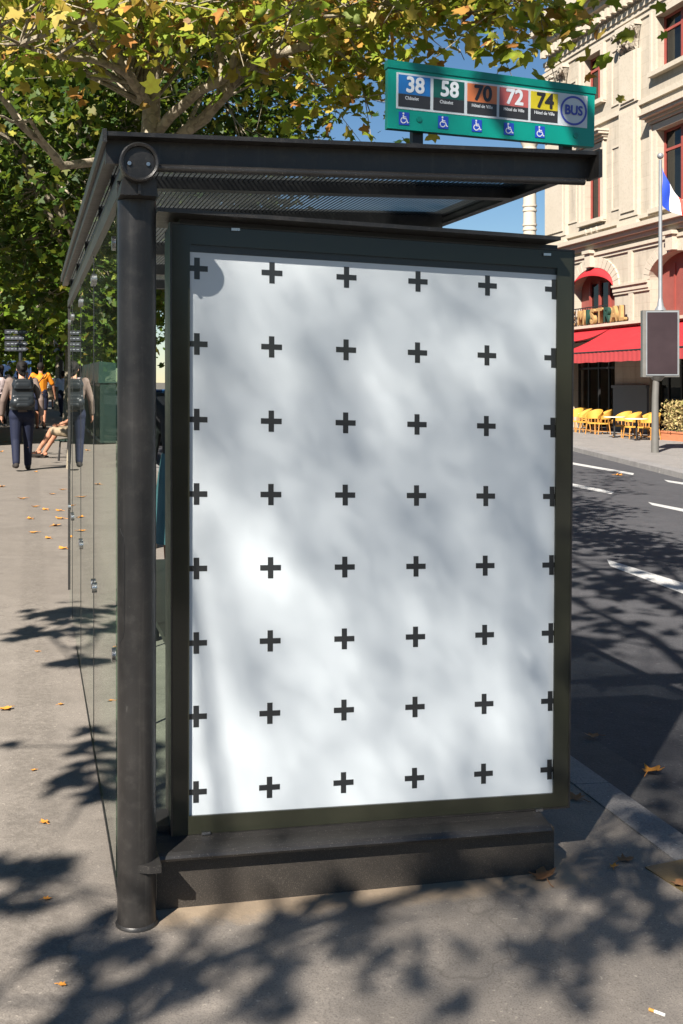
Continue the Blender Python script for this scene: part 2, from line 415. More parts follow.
# ------------------------------------------------------------------ people
def person(label, loc, heading, h=1.72, pose='walk', phase=1.0, skin='skin_light', hair='hair_dark', hair_len='short',
           top='cloth_taupe', sleeve='long', legs='cloth_denim', leg_len='long', shoes='shoe_dark', sandals=False, fine=.009, group=None, loose=1.0, skirt=None, lean=0.0, arm_out=0.0, child=None):
    t = thing('person', label, 'person', loc, heading, group)
    k_ = h / 1.75
    V = lambda x, y, z: Vector((x * k_, y * k_, z * k_))
    hips = {}; j = {}
    if pose == 'sit':
        hz = .50
        j['pel'] = V(0, -.02, hz); j['chest'] = V(0, -.06, hz + .36); j['neck'] = V(0, -.05, hz + .56); j['head'] = V(0, .0, hz + .73)
        for s_, dx, dy in ((-1, .02, .08), (1, -.01, -.06)):
            j['hip', s_] = V(.10 * s_, 0, hz - .01); j['knee', s_] = V(.13 * s_, .44, hz + .03); j['ank', s_] = V(.13 * s_ + dx, .62 + dy + .12 * (s_ > 0), .11 + .05 * (s_ < 0))
            j['sh', s_] = V(.19 * s_, -.06, hz + .47); j['elb', s_] = V(.24 * s_, .05, hz + .22); j['wr', s_] = V(.17 * s_, .28, hz + .14)
    else:
        st = {'walk': .16, 'stand': .03}[pose]
        j['pel'] = V(0, 0, .93); j['chest'] = V(0, .02 + lean, 1.27); j['neck'] = V(0, .01 + lean, 1.46); j['head'] = V(0, .035 + lean, 1.625)
        for s_ in (-1, 1):
            q = s_ * phase
            j['hip', s_] = V(.095 * s_, 0, .91)
            j['knee', s_] = V(.10 * s_, st * q * .55 + (.05 if q < 0 else .03), .49)
            j['ank', s_] = V(.10 * s_, st * q + (-.04 if q < 0 else 0), .085 + (.05 if (q < 0 and pose == 'walk') else 0))
            j['sh', s_] = V(.19 * s_, .0 + lean, 1.42); j['elb', s_] = V((.25 + arm_out) * s_, -.10 * q * (st > .1) - .02 + lean, 1.13)
            j['wr', s_] = V((.26 + arm_out * 1.2) * s_, -.14 * q * (st > .1) + .06 + lean, .89)
    # body
    bm = B(); H = j['head']
    ball(bm, H + V(0, 0, .015), .092 * k_, 16, (.83, 1.02, 1.14)); ball(bm, H + V(0, .025, -.055), .062 * k_, 12, (.85, 1, 1))
    capsule(bm, H + V(0, .095, .0), H + V(0, .108, -.03), .009 * k_, .014 * k_, 6)
    for s_ in (-1, 1): ball(bm, H + V(.078 * s_, -.005, -.005), .026 * k_, 8, (.35, .8, 1.25))
    capsule(bm, j['neck'] - V(0, 0, .05), H - V(0, .01, .06), .058 * k_, .05 * k_)
    capsule(bm, j['pel'], j['chest'], .125 * k_, .135 * k_, 14)
    for s_ in (-1, 1):
        capsule(bm, j['chest'], j['sh', s_], .10 * k_, .055 * k_)
        capsule(bm, j['sh', s_], j['elb', s_], .048 * k_, .038 * k_); capsule(bm, j['elb', s_], j['wr', s_], .037 * k_, .026 * k_)
        d = (j['wr', s_] - j['elb', s_]).normalized(); wr = j['wr', s_]
        side = Vector((0, 1, 0)) - d * d.y; side.normalize(); inw = d.cross(side) * (1 if s_ > 0 else -1)
        if inw.x * s_ > 0: inw = -inw
        palm = wr + d * .055 * k_
        capsule(bm, wr, palm + d * .02 * k_, .022 * k_, .028 * k_)
        for q, (off, ln) in enumerate(((-.027, .062), (-.009, .074), (.009, .078), (.027, .070))):
            a = palm + d * .03 * k_ + side * off * k_; b = a + d * ln * .5 * k_ + inw * .008 * k_; c_ = b + d * ln * .4 * k_ + inw * .022 * k_
            capsule(bm, a, b, .0095 * k_, .009 * k_, 6); capsule(bm, b, c_, .009 * k_, .0075 * k_, 6)
        a = wr + d * .03 * k_ + side * .026 * k_; b = a + d * .03 * k_ + side * .026 * k_; c_ = b + d * .03 * k_ + inw * .008 * k_
        capsule(bm, a, b, .012 * k_, .010 * k_, 6); capsule(bm, b, c_, .010 * k_, .008 * k_, 6)
        capsule(bm, j['pel'], j['hip', s_], .12 * k_, .095 * k_)
        capsule(bm, j['hip', s_], j['knee', s_], .085 * k_, .056 * k_, 12)
        mid = j['knee', s_].lerp(j['ank', s_], .3) - V(0, .015, 0)
        capsule(bm, j['knee', s_], mid, .054 * k_, .056 * k_); capsule(bm, mid, j['ank', s_], .055 * k_, .036 * k_)
        an = j['ank', s_]; fz = min(an.z, .1 * k_)
        capsule(bm, an - V(0, .03, .03), an + V(.015 * s_, .13, -.055), .035 * k_, .026 * k_)
    link('body', remeshed(bm, fine, 2), skin, t, True)
    # hair
    bm = B()
    ball(bm, H + V(0, -.018, .035), .101 * k_, 16, (.90, 1.0, 1.05))
    if hair_len == 'long':
        capsule(bm, H + V(0, -.06, .0), H + V(0, -.075, -.20), .08 * k_, .065 * k_)
    if hair_len == 'bun':
        ball(bm, H + V(0, -.10, .0), .05 * k_, 10); ball(bm, H + V(0, -.06, -.05), .06 * k_, 10)
        capsule(bm, H + V(.02, -.09, -.03), H + V(.03, -.10, -.10), .03 * k_, .02 * k_)
    if hair_len == 'short':
        ball(bm, H + V(0, -.045, -.025), .07 * k_, 10, (1, .8, 1))
    link('hair', remeshed(bm, max(fine, .012), 2), hair, t, True)
    # top
    bm = B(); L = loose
    if pose != 'sit': capsule(bm, j['pel'] + V(0, -.005, -.06), j['pel'] + V(0, .005, .12), .155 * k_ * L, .145 * k_ * L, 14)
    else: capsule(bm, j['pel'] + V(0, -.02, 0), j['pel'] + V(0, -.03, .1), .15 * k_ * L, .145 * k_ * L, 14)
    capsule(bm, j['pel'] + V(0, 0, .1), j['chest'] + V(0, -.01, .02), .140 * k_ * L, .150 * k_ * L, 14)
    capsule(bm, j['chest'], j['neck'] - V(0, .01, .03), .12 * k_, .068 * k_)
    for s_ in (-1, 1):
        capsule(bm, j['chest'] + V(.05 * s_, 0, 0), j['sh', s_], .118 * k_, .073 * k_)
        capsule(bm, j['pel'] + V(.04 * s_, 0, 0), j['chest'] + V(.06 * s_, 0, 0), .118 * k_ * L, .118 * k_ * L)
        e = j['elb', s_]; 
        if sleeve == 'long':
            capsule(bm, j['sh', s_], e, .068 * k_, .056 * k_); capsule(bm, e, e.lerp(j['wr', s_], .92), .056 * k_, .043 * k_)
        elif sleeve == 'short':
            capsule(bm, j['sh', s_], j['sh', s_].lerp(e, .72), .068 * k_, .066 * k_)
    me = remeshed(bm, max(fine, .011), 3)
    if pose != 'sit':
        hz_ = j['pel'].z + .01 * k_
        for v in me.vertices:
            if v.co.z < hz_ and abs(v.co.x) < .2 * k_: v.co.z = hz_ - .02 * (hz_ - v.co.z)
    link('top', me, top, t, True)
    # lower garment
    bm = B()
    if skirt:
        z1 = j['pel'].z + .10 * k_; z0 = skirt * k_
        prof = [(.17 * k_, z1), (.195 * k_, z1 - .15 * k_), (.215 * k_, (z0 + z1) / 2), (.25 * k_, z0), (.24 * k_, z0), (.2 * k_, z0 + .2 * k_)]
        lathe(bm, prof[::-1] if False else prof, 24)
        for v in bm.verts:
            a = math.atan2(v.co.y, v.co.x); w_ = max(0, (z1 - v.co.z) / (z1 - z0)); v.co.x *= 1 + .05 * w_ * math.sin(a * 7); v.co.y *= .82 + .05 * w_ * math.sin(a * 7)
        obj('skirt', bm, legs, t, True)
    else:
        capsule(bm, j['pel'] + V(-.05, -.01, .03), j['pel'] + V(.05, -.01, .03), .138 * k_, .138 * k_, 14)
        for s_ in (-1, 1):
            capsule(bm, j['pel'] + V(.05 * s_, -.02, -.02), j['hip', s_] - V(0, .015, .03) if pose != 'sit' else j['hip', s_], .132 * k_, .112 * k_, 12)
            kn = j['knee', s_]
            if leg_len == 'long':
                capsule(bm, j['hip', s_], kn, .108 * k_, .077 * k_, 12); capsule(bm, kn, kn.lerp(j['ank', s_], .97), .075 * k_, .060 * k_, 12)
            else:
                capsule(bm, j['hip', s_], j['hip', s_].lerp(kn, .85), .108 * k_, .090 * k_, 12)
        link('trousers' if leg_len == 'long' else 'shorts', remeshed(bm, max(fine, .012), 3), legs, t, True)
    for s_ in (-1, 1):
        an = j['ank', s_]; bm = B()
        if sandals:
            capsule(bm, an + V(0, -.05, -.08), an + V(.015 * s_, .15, -.085), .034 * k_, .040 * k_)
            for v in bm.verts: v.co.z = min(v.co.z, an.z - .065 * k_) if v.co.z < an.z - .04 * k_ else v.co.z
            for yy, zz in ((.09, -.055), (.02, -.02)):
                pts = [an + V(.042 * math.cos(a), yy, zz - .035 + .045 * math.sin(a)) for a in np.linspace(0, math.pi, 9)]
                tube(bm, pts, .011 * k_, 6)
            obj('sandal', bm, shoes, t, True)
        else:
            capsule(bm, an - V(0, .035, .04), an + V(.015 * s_, .135, -.05), .046 * k_, .042 * k_); capsule(bm, an, an - V(0, .02, .03), .044 * k_, .046 * k_)
            for v in bm.verts: v.co.z = max(v.co.z, an.z - .085 * k_)
            link('shoe', remeshed(bm, max(fine, .011), 2), shoes, t, True)
    t['_h'] = 0; del t['_h']
    return t, j, k_

def gp(x, y):                           # ground spot seen at x, y
    return onground(x, y)

head_away = math.atan2(SV.y, SV.x) - math.pi / 2
w1, j1, k1 = person('woman in taupe shirt and dark jeans walking away with a black backpack', gp(22, 470.5), head_away + R(4), 1.80, 'walk', 1.0, 'skin_light', 'hair_dark', 'bun',
                    'cloth_taupe', 'long', 'cloth_denim', 'long', 'shoe_dark', False, .008, None, 1.06, None, 0, .03)
bm = B()
c = j1['chest'] + Vector((0, -.21, .0))
box(bm, -.19, .19, -.08, .08, -.31, .20)
for v in bm.verts:
    if v.co.z > 0: v.co.x *= .80; v.co.y *= .7
capsule(bm, (-.10, -.07, -.18), (.10, -.07, -.18), .10, .10, 12); capsule(bm, (-.08, -.03, .1), (.08, -.03, .1), .10, .10, 12)
for v in bm.verts: v.co += c
bp = link('backpack', remeshed(bm, .011, 14), 'leather_black', w1, True)
bm = B(); capsule(bm, (-.075, -.115, -.14), (.075, -.115, -.14), .055, .055, 12); capsule(bm, (-.075, -.118, -.22), (.075, -.118, -.22), .055, .055, 12)
for v in bm.verts: v.co += c
link('front_pocket', remeshed(bm, .01, 8), 'leather_black', bp, True)
bm = B(); box(bm, -.16, .16, -.118, -.02, .03, .19)
for v in bm.verts: v.co.x *= .93 if v.co.z < .1 else .8; v.co += c
link('flap', remeshed(bm, .011, 10), 'leather_black', bp, True)
for s_ in (-1, 1):
    bm = B(); S = j1['sh', s_]
    tube(bm, [c + Vector((.09 * s_, .05, .15)), Vector((.13 * s_, -.09, S.z + .055)), Vector((.14 * s_, -.01, S.z + .075)), Vector((.14 * s_, .11, S.z - .01)), Vector((.15 * s_, .15, S.z - .16)), Vector((.16 * s_, .05, S.z - .34)), c + Vector((.13 * s_, .05, -.18))], .017, 8)
    obj('shoulder_strap', bm, 'leather_black', bp, True)

w2, j2, k2 = person('man in orange T-shirt with a dark shoulder strap walking ahead of the backpack woman', gp(40.5, 429), head_away + R(-5), 1.97, 'walk', -1.0, 'skin_tan', 'hair_dark', 'short',
                    'cloth_orange', 'short', 'cloth_denim', 'short', 'shoe_dark', True, .011, None, 1.05, None, 0, .08)
bm = B()
tube(bm, [j2['sh', 1] + Vector((-.05, -.12, .06)), j2['chest'] + Vector((0, -.185, 0)), j2['pel'] + Vector((-.17, -.14, .08)), j2['pel'] + Vector((-.22, .0, .02)), j2['chest'] + Vector((-.06, .18, -.05)), j2['sh', 1] + Vector((-.06, .09, .06)), j2['sh', 1] + Vector((-.05, -.12, .06))], .014, 6)
obj('bag_strap', bm, 'cloth_black', w2, True)
person('person in pale floral top cut by the left edge of the photo', gp(1, 427), head_away, 1.88, 'walk', 1, 'skin_tan', 'hair_dark', 'long', 'cloth_floral', 'short', 'cloth_black', 'long', 'shoe_pale', False, .013)
person('person in deep blue top walking beyond the floral top', gp(10.5, 416), head_away + .1, 1.75, 'walk', -1, 'skin_light', 'hair_brown', 'short', 'cloth_blue', 'short', 'cloth_black', 'long', fine=.014)
person('person in light blue short-sleeved shirt and jeans beside the shelter end', gp(63, 418), head_away + .3, 1.80, 'walk', 1, 'skin_brown', 'hair_dark', 'short', 'cloth_lightblue', 'short', 'cloth_denim', 'long', fine=.013)
person('blond woman in a pale dress beyond the orange shirt', gp(50, 409), head_away - .2, 1.75, 'walk', 1, 'skin_light', 'hair_blond', 'long', 'cloth_white', 'short', 'cloth_khaki', 'long', fine=.014, skirt=.45)
gc = 'pedestrians far down the pavement'
for (px, py, lab, hr, tp, lg) in ((6, 402, 'far pedestrian in a red-orange top at the left', 'hair_brown', 'cloth_red', 'cloth_black'),
                                  (18, 404, 'far pedestrian in dark clothes behind the backpack woman', 'hair_dark', 'cloth_black', 'cloth_denim'),
                                  (27, 406, 'far grey-haired pedestrian in a white top', 'hair_grey', 'cloth_white', 'cloth_grey'),
                                  (45, 400, 'far pedestrian in a grey top near the bus', 'hair_dark', 'cloth_grey', 'cloth_denim'),
                                  (58, 402, 'far pedestrian in black near the advertising panel', 'hair_brown', 'cloth_black', 'cloth_khaki'),
                                  (-14, 410, 'far pedestrian in a khaki top by the bookstalls', 'hair_dark', 'cloth_khaki', 'cloth_denim')):
    person(lab, gp(px, py), head_away + random.uniform(-.4, .4) + (math.pi if px in (27, 45) else 0), 1.80, 'walk', random.choice((-1, 1)), random.choice(('skin_light', 'skin_tan')), hr, 'short', tp, 'short', lg, 'long', fine=.016, group=gc)
# seated, legs out past the end of the shelter
sitloc = gp(70.5, 459); 
person('seated person with bare legs and dark strap sandals behind the shelter end', (sitloc.x + .12, sitloc.y, sitloc.z), R(82), 1.80, 'sit', 1, 'skin_tan', 'hair_brown', 'short', 'cloth_grey', 'short', 'cloth_khaki', 'short', 'shoe_dark', True, .010)
bench_loc = (sitloc.x + .20, sitloc.y, sitloc.z)
tw = gp(184, 589)
person('woman in dark top and long teal skirt standing inside the shelter', tw, R(170), 1.72, 'stand', 1, 'skin_brown', 'hair_dark', 'short', 'cloth_black', 'long', 'cloth_teal', 'long', 'shoe_pale', False, .011, skirt=.36)

# bench under the seated person
t = thing('park_bench', 'green slatted bench under the seated person with sandals', 'bench', bench_loc, R(82))
bm = B()
for i in range(4): box(bm, -.75, .75, -.20 + i * .11, -.11 + i * .11, .375, .405)
obj('seat', bm, 'stall_green', t, False, .005)
bm = B()
for i in range(2): box(bm, -.75, .75, -.27, -.245, .58 + i * .13, .68 + i * .13)
obj('backrest', bm, 'stall_green', t, False, .005)
for s_ in (-1, 1):
    bm = B(); tube(bm, [(.6 * s_, .2, 0), (.6 * s_, .17, .36), (.6 * s_, -.2, .37), (.6 * s_, -.24, 0)], .02, 6); tube(bm, [(.6 * s_, -.2, .37), (.6 * s_, -.285, .82)], .018, 6)
    obj('leg', bm, 'iron', t, True)

# ------------------------------------------------------------------ the setting: ground, pavement, road
def strip(name, mat, quads, kind='structure', cuts=0):
    bm = B()
    for q in quads: sheet(bm, q)
    o = obj(name, bm, mat, None, recalc=False); tag(o, kind=kind); return o

def GP(p, s, d=0.0):
    v = W(p, s); return (v.x, v.y, gz(v.x) - d)

def along(p0, p1, d0, d1, svals):
    return [[GP(p0, a, d0), GP(p1, a, d1), GP(p1, b, d1), GP(p0, b, d0)] for a, b in zip(svals, svals[1:])]
SV_LIST = [-30, -10, 0, 10, 25, 50, 100, 170]
KERB = 2.06
strip('pavement', 'pavement_asphalt', along(-3.0, KERB, 0, 0, SV_LIST))
bm = B()
for a, b in zip(np.arange(-20, 120, 1.2), np.arange(-20, 120, 1.2) + 1.193):
    pts = [GP(KERB + .003, a, .15), GP(KERB + .165, a, .15), GP(KERB + .165, b, .15), GP(KERB + .003, b, .15), GP(KERB + .003, a, -.004), GP(KERB + .155, a, .0), GP(KERB + .155, b, .0), GP(KERB + .003, b, -.004)]
    hexa(bm, pts)
tag(obj('kerb', bm, 'granite', None, False, .008), kind='structure')
strip('gutter', 'gutter_asphalt', along(KERB + .10, 2.62, .115, .125, SV_LIST))
KF = [(7.9, -10), (7.25, 5), (6.92, 22.5), (6.67, 32), (5.6, 42), (3.2, 55), (-8.5, 97), (-30, 175)]       # far kerb line
RD = .128
def road_quads():
    out = []
    for (x0, y0), (x1, y1) in zip(KF, KF[1:]):
        def near(y):            # point at p = 2.6 with this world y (straight along s)
            s = (y - PV.y * 2.6) / SV.y; v = W(2.6, s); return (v.x, v.y, gz(v.x) - RD)
        out.append([near(y0), (x0, y0, gz(x0) - RD), (x1, y1, gz(x1) - RD), near(y1)])
    return out
strip('road', 'road_asphalt', road_quads())
bm = B()
for (x0, y0), (x1, y1) in zip(KF, KF[1:]):
    n = max(1, int(math.hypot(x1 - x0, y1 - y0) / 1.5))
    for i in range(n):
        a0 = i / n + .001; a1 = (i + 1) / n - .001
        A = Vector((x0 + (x1 - x0) * a0, y0 + (y1 - y0) * a0)); C_ = Vector((x0 + (x1 - x0) * a1, y0 + (y1 - y0) * a1))
        def q(v, dx, d): return (v.x + dx, v.y, gz(v.x) - d)
        hexa(bm, [q(A, -.02, .2), q(A, .30, .2), q(C_, .30, .2), q(C_, -.02, .2), q(A, 0, .012), q(A, .30, .0), q(C_, .30, .0), q(C_, 0, .012)])
tag(obj('far_kerb', bm, 'granite', None, False, .012), kind='structure')
strip('far_pavement', 'far_paving', [[(x0 + .29, y0, gz(x0) - .006), (x0 + 40, y0, gz(x0) - .006), (x1 + 40, y1, gz(x1) - .006), (x1 + .29, y1, gz(x1) - .006)] for (x0, y0), (x1, y1) in zip(KF, KF[1:])])
strip('ground', 'earth', [[(-900, -600, 22), (-900, 1500, 22), (-40, 1500, .9), (-40, -600, .9)], [(-40, -600, .9), (-40, 1500, .9), (60, 1500, -2.2), (60, -600, -2.2)], [(60, -600, -2.2), (60, 1500, -2.2), (900, 1500, -3), (900, -600, -3)]])

def dash(pts):
    v = [onground(x, y, RD - .004) for x, y in pts]
    return [(a.x, a.y, a.z) for a in v]
strip('lane_marking', 'road_paint', [dash([(560, 460.2), (560, 462.3), (633, 475), (634, 473.2)])])
strip('lane_marking', 'road_paint', [dash([(560, 481), (560, 484), (611, 494), (614.5, 491.8)])])
strip('lane_marking', 'road_paint', [dash([(648, 502), (652, 505), (695, 514.2), (695, 511)])])
strip('lane_marking', 'road_paint', [dash([(607, 559.5), (610, 566), (700, 600), (700, 588)])])
strip('lane_marking', 'road_paint', [dash([(664, 479.7), (668, 482), (720, 490.5), (720, 488)])])

# utility cover in the pavement
cv = [onground(*q) for q in ((645, 868), (700, 903), (726, 886), (684, 860))]
bm = B()
hexa(bm, [(v.x, v.y, v.z - .02) for v in cv] + [(v.x, v.y, v.z + .004) for v in cv])
tag(obj('utility_cover', bm, 'brass_plate', None, False, .002), 'brownish metal utility cover set in the pavement beside the kerb', 'cover plate')

# ------------------------------------------------------------------ bus shelter
PP, SP = .287, 3.22
base = W(PP, SP, 0)
sh = thing('bus_shelter', 'dark metal and glass bus shelter with a white poster of black crosses', 'bus shelter', base, ANG)
L = lambda p, s, z: (p - PP, s - SP, z)
SHR = -.033
def Lk(p, s, z): return (p - PP, s - SP, z + SHR * (p - .3))

bm = B(); lathe(bm, [(.0555, -.03), (.0555, .012), (.0545, .02), (.0545, 2.055)], 40)
post = obj('post', bm, 'shelter_paint', sh, True)
bm = B(); lathe(bm, [(.060, -.01), (.060, .004), (.056, .010)], 32); obj('post_foot', bm, 'ledge_paint', post, True)
# access hatch line on the post
bm = B(); hp = []
for a, z in [(R(205), .98), (R(222), .955), (R(226), .93), (R(226), .70), (R(222), .675), (R(205), .655)]: hp.append((.0548 * math.cos(a), .0548 * math.sin(a), z + .15))
tube(bm, hp, .0011, 4); obj('access_hatch', bm, 'rubber', post)

# top tube with end ring
rp, zt = on_s(139.5, 162, 3.08); rx_ = rp - PP; ry = 3.075 - SP
bm = B(); tube(bm, [(rx_, ry + .03, zt), (rx_ + .0, 4.6, zt + .02)], .043, 28); tube_o = obj('ridge_tube', bm, 'shelter_paint', sh, True)
bm = B(); segs = 48; rr = []
for r_, y_ in ((.0435, ry), (.0495, ry - .003), (.0535, ry), (.0535, ry + .034), (.0435, ry + .034)):
    rr.append([bm.verts.new((rx_ + r_ * math.cos(2 * math.pi * i / segs), y_, zt + r_ * math.sin(2 * math.pi * i / segs))) for i in range(segs)])
for a, b in zip(rr, rr[1:] + rr[:1]):
    for i in range(segs): bm.faces.new((a[i], a[(i + 1) % segs], b[(i + 1) % segs], b[i]))
obj('end_ring', bm, 'ledge_paint', tube_o, True)
bm = B(); tube(bm, [(rx_, ry + .012, zt), (rx_, ry + .028, zt)], .043, 40); obj('end_cap', bm, 'shelter_paint', tube_o, True)
for dx in (-.027, .024):
    bm = B(); bmesh.ops.create_circle(bm, segments=16, radius=.0085, cap_ends=True, matrix=Matrix.Translation((rx_ + dx, ry + .0112, zt - .004)) @ Matrix.Rotation(R(90), 4, 'X')); sc1 = obj('screw', bm, 'rubber', tube_o)
    bm = B(); tube(bm, [(rx_ + dx, ry + .006, zt - .004), (rx_ + dx, ry + .0108, zt - .004)], .0055, 12); obj('screw', bm, 'steel', tube_o, True)
bm = B()
prism(bm, [(-.052, 2.056), (.052, 2.056), (.045, 2.10), (.035, zt - .030), (-.035, zt - .030), (-.045, 2.10)], lambda a, b, t: (a + rx_ * .6, t, b), ry + .036, .05)
obj('bracket', bm, 'shelter_paint', sh, False, .003)
bm = B(); box(bm, -.004 + rx_ * .6, .004 + rx_ * .6, ry + .022, ry + .0355, 2.057, zt - .055); obj('bracket_rib', bm, 'shelter_paint', sh)

# roof
S0, S1 = 3.10, 7.75
pl, zl = on_s(107, 131, S0 - .0); pr, zr = on_s(597, 151, S0)
def RZ(p, dz=0, s=3.1): return zl + (zr - zl) * (p - pl) / (pr - pl) + dz + .0085 * (s - 3.1)
def rbox(bm, p0, p1, s0, s1, d0, d1):
    box(bm, p0, p1, s0, s1, d0, d1, lambda p, s, d: L(p, s, RZ(p, d, s)))
roof = None
bm = B()
rbox(bm, pl, pr, S0 + .056, S0 + .088, -.078, -.012)         # front beam web
rbox(bm, pl, pr, S0, S0 + .10, -.0118, 0)                # top flange
front = obj('roof_beam', bm, 'shelter_paint', sh, False, .0025)
front['label'] = 'front roof beam above the poster'
bm = B(); tube(bm, [L(pl + .14, S0 + .045, RZ(pl + .14, -.088)), L(pr - .02, S0 + .045, RZ(pr, -.088))], .011, 12)
obj('gutter_rail', bm, 'ledge_paint', sh, True)
bm = B(); rbox(bm, pr, pr + .012, S0 - .012, S0 + .07, -.082, .004); obj('beam_end_plate', bm, 'shelter_paint', sh, False, .002)
for sb, dep in ((3.66, .05), (4.35, .07), (5.5, .07), (6.6, .07), (7.68, .07)):
    bm = B(); rbox(bm, pl + .05, pr - .035, sb, sb + .06, -.01 - dep, -.012); obj('roof_beam', bm, 'shelter_paint', sh, False, .002)
for (pa, pb) in ((pl, pl + .035), (pr - .035, pr)):
    bm = B(); rbox(bm, pa, pb, S0 + .101, S1, -.060, -.0005); obj('roof_side_beam', bm, 'shelter_paint', sh, False, .0025)
bm = B(); rbox(bm, pl - .012, pl - .0005, S0 - .004, S1 + .02, -.03, .006); obj('roof_edge_trim', bm, 'ledge_paint', sh, False, .002)
bm = B(); box(bm, .235, .250, S0 + .16, 7.93, 2.075, 2.12, lambda p, s, z: L(p, s, z)); obj('glass_rail', bm, 'ledge_paint', sh, False, .002)
# corrugated translucent sheet
bm = B(); nn = 150; rows = []
for i in range(nn + 1):
    s = S0 + .09 + (S1 - S0 - .1) * i / nn
rows = []
pa, pb = pl + .03, pr - .03; nr = 12
for i in range(nr + 1):
    p = pa + (pb - pa) * i / nr; z = -.0195
    rows.append((bm.verts.new(L(p, S0 + .06, RZ(p, z))), bm.verts.new(L(p, S1 - .01, RZ(p, z, S1)))))
for a, b in zip(rows, rows[1:]): bm.faces.new((a[0], b[0], b[1], a[1]))
obj('roof_sheet', bm, 'roof_panel', sh, False, recalc=False)
# opaque mesh grille bars under the sheet (ribs of the sheet)
bm = B(); n = 84
for i in range(n):
    p = pa + (pb - pa) * (i + .5) / n
    rbox(bm, p - .0015, p + .0015, S0 + .07, S1 - .02, -.0285, -.0255)
obj('roof_ribs', bm, 'dark_metal', sh)
# glass wall of four panes, with disc clamps
gs = [3.46, 4.74, 6.02, 7.30, 7.92]
for a, b in zip(gs, gs[1:]):
    bm = B(); box(bm, .246, .254, a + .006, b - .006, .03, 2.085, lambda p, s, z: L(p, s, z))
    pane = obj('glass_panel', bm, 'shelter_glass', sh)
    for s_ in (a + .045, b - .045):
        for z in (.70, 1.97):
            bm = B(); tube(bm, [L(.236, s_, z), L(.246, s_, z)], .022, 18); tube(bm, [L(.2541, s_, z), L(.262, s_, z)], .020, 18)
            obj('clamp', bm, 'steel', pane, True)
for s_ in gs[1:-1]:
    bm = B(); box(bm, .2445, .2555, s_ - .0045, s_ + .0045, .05, 2.07, lambda p, s, z: L(p, s, z)); obj('pane_seal', bm, 'dark_metal', sh)
bm = B(); box(bm, .243, .257, 3.30, 7.93, .012, .028, lambda p, s, z: L(p, s, z)); obj('bottom_rail', bm, 'dark_metal', sh)
for s_ in (7.55,):
    bm = B(); tube(bm, [L(PP + .03, s_, -.02), L(PP + .03, s_, 2.16)], .0545, 24); obj('post', bm, 'shelter_paint', sh, True)
bm = B(); box(bm, .238, .262, 7.935, 7.96, .12, 2.09, lambda p, s, z: L(p, s, z)); obj('end_upright', bm, 'ledge_paint', sh, False, .002)
# bench inside
bm = B(); box(bm, .55, .88, 4.6, 7.0, .42, .45, lambda p, s, z: L(p, s, z)); bn = obj('seat', bm, 'ledge_paint', sh, False, .006)
for s_ in (4.9, 6.7):
    bm = B(); tube(bm, [L(.70, s_, -.02), L(.70, s_, .42)], .03, 12); obj('seat_leg', bm, 'dark_metal', sh, True)

# --- poster case
FS = 3.325                                  # front of the bezel
def q_(x, y, s=FS): return on_s(x, y, s)
oTL, oTR, oBR, oBL = q_(172, 224), q_(573, 252), q_(568, 806), q_(173, 836)
iTL, iTR, iBR, iBL = q_(190, 244), q_(557.5, 268), q_(553.5, 793.5), q_(189, 816.5)
def ring(bm, outer, inner, s0, s1):
    O0 = [bm.verts.new(L(p, s0, z)) for p, z in outer]; I0 = [bm.verts.new(L(p, s0, z)) for p, z in inner]
    O1 = [bm.verts.new(L(p, s1, z)) for p, z in outer]; I1 = [bm.verts.new(L(p, s1, z)) for p, z in inner]
    for i in range(4):
        j_ = (i + 1) % 4
        bm.faces.new((O0[i], O0[j_], I0[j_], I0[i])); bm.faces.new((O1[j_], O1[i], I1[i], I1[j_]))
        bm.faces.new((O0[j_], O0[i], O1[i], O1[j_])); bm.faces.new((I0[i], I0[j_], I1[j_], I1[i]))
bm = B(); ring(bm, [oTL, oTR, oBR, oBL], [iTL, iTR, iBR, iBL], FS, FS + .008)
case = obj('poster_case', bm, 'bezel_glass', sh, False, .0012)
def grow(quad, d):
    cx_ = sum(p for p, z in quad) / 4; cz_ = sum(z for p, z in quad) / 4
    return [(p + math.copysign(d, p - cx_), z + math.copysign(d, z - cz_)) for p, z in quad]
outer = [oTL, oTR, oBR, oBL]; inner = [iTL, iTR, iBR, iBL]
bm = B(); ring(bm, grow(outer, .006), grow(outer, .0008), FS - .001, FS + .045); obj('case_rim', bm, 'shelter_paint', case, False, .001)
bm = B(); 
hexa(bm, [L(p, FS + .046, z) for p, z in (outer[3], outer[2])] + [L(p, FS + .19, z) for p, z in (outer[2], outer[3])] + [L(p, FS + .046, z) for p, z in (outer[0], outer[1])] + [L(p, FS + .19, z) for p, z in (outer[1], outer[0])])
obj('case_body', bm, 'shelter_paint', case)
bm = B(); sheet(bm, [L(p, FS + .013, z) for p, z in grow(inner, .008)][::-1]); poster = obj('poster', bm, 'poster_paper', case, recalc=False)
bm = B(); sheet(bm, [L(p, FS + .0045, z) for p, z in grow(inner, -.0005)][::-1]); obj('glass_pane', bm, 'poster_glass', case, recalc=False)
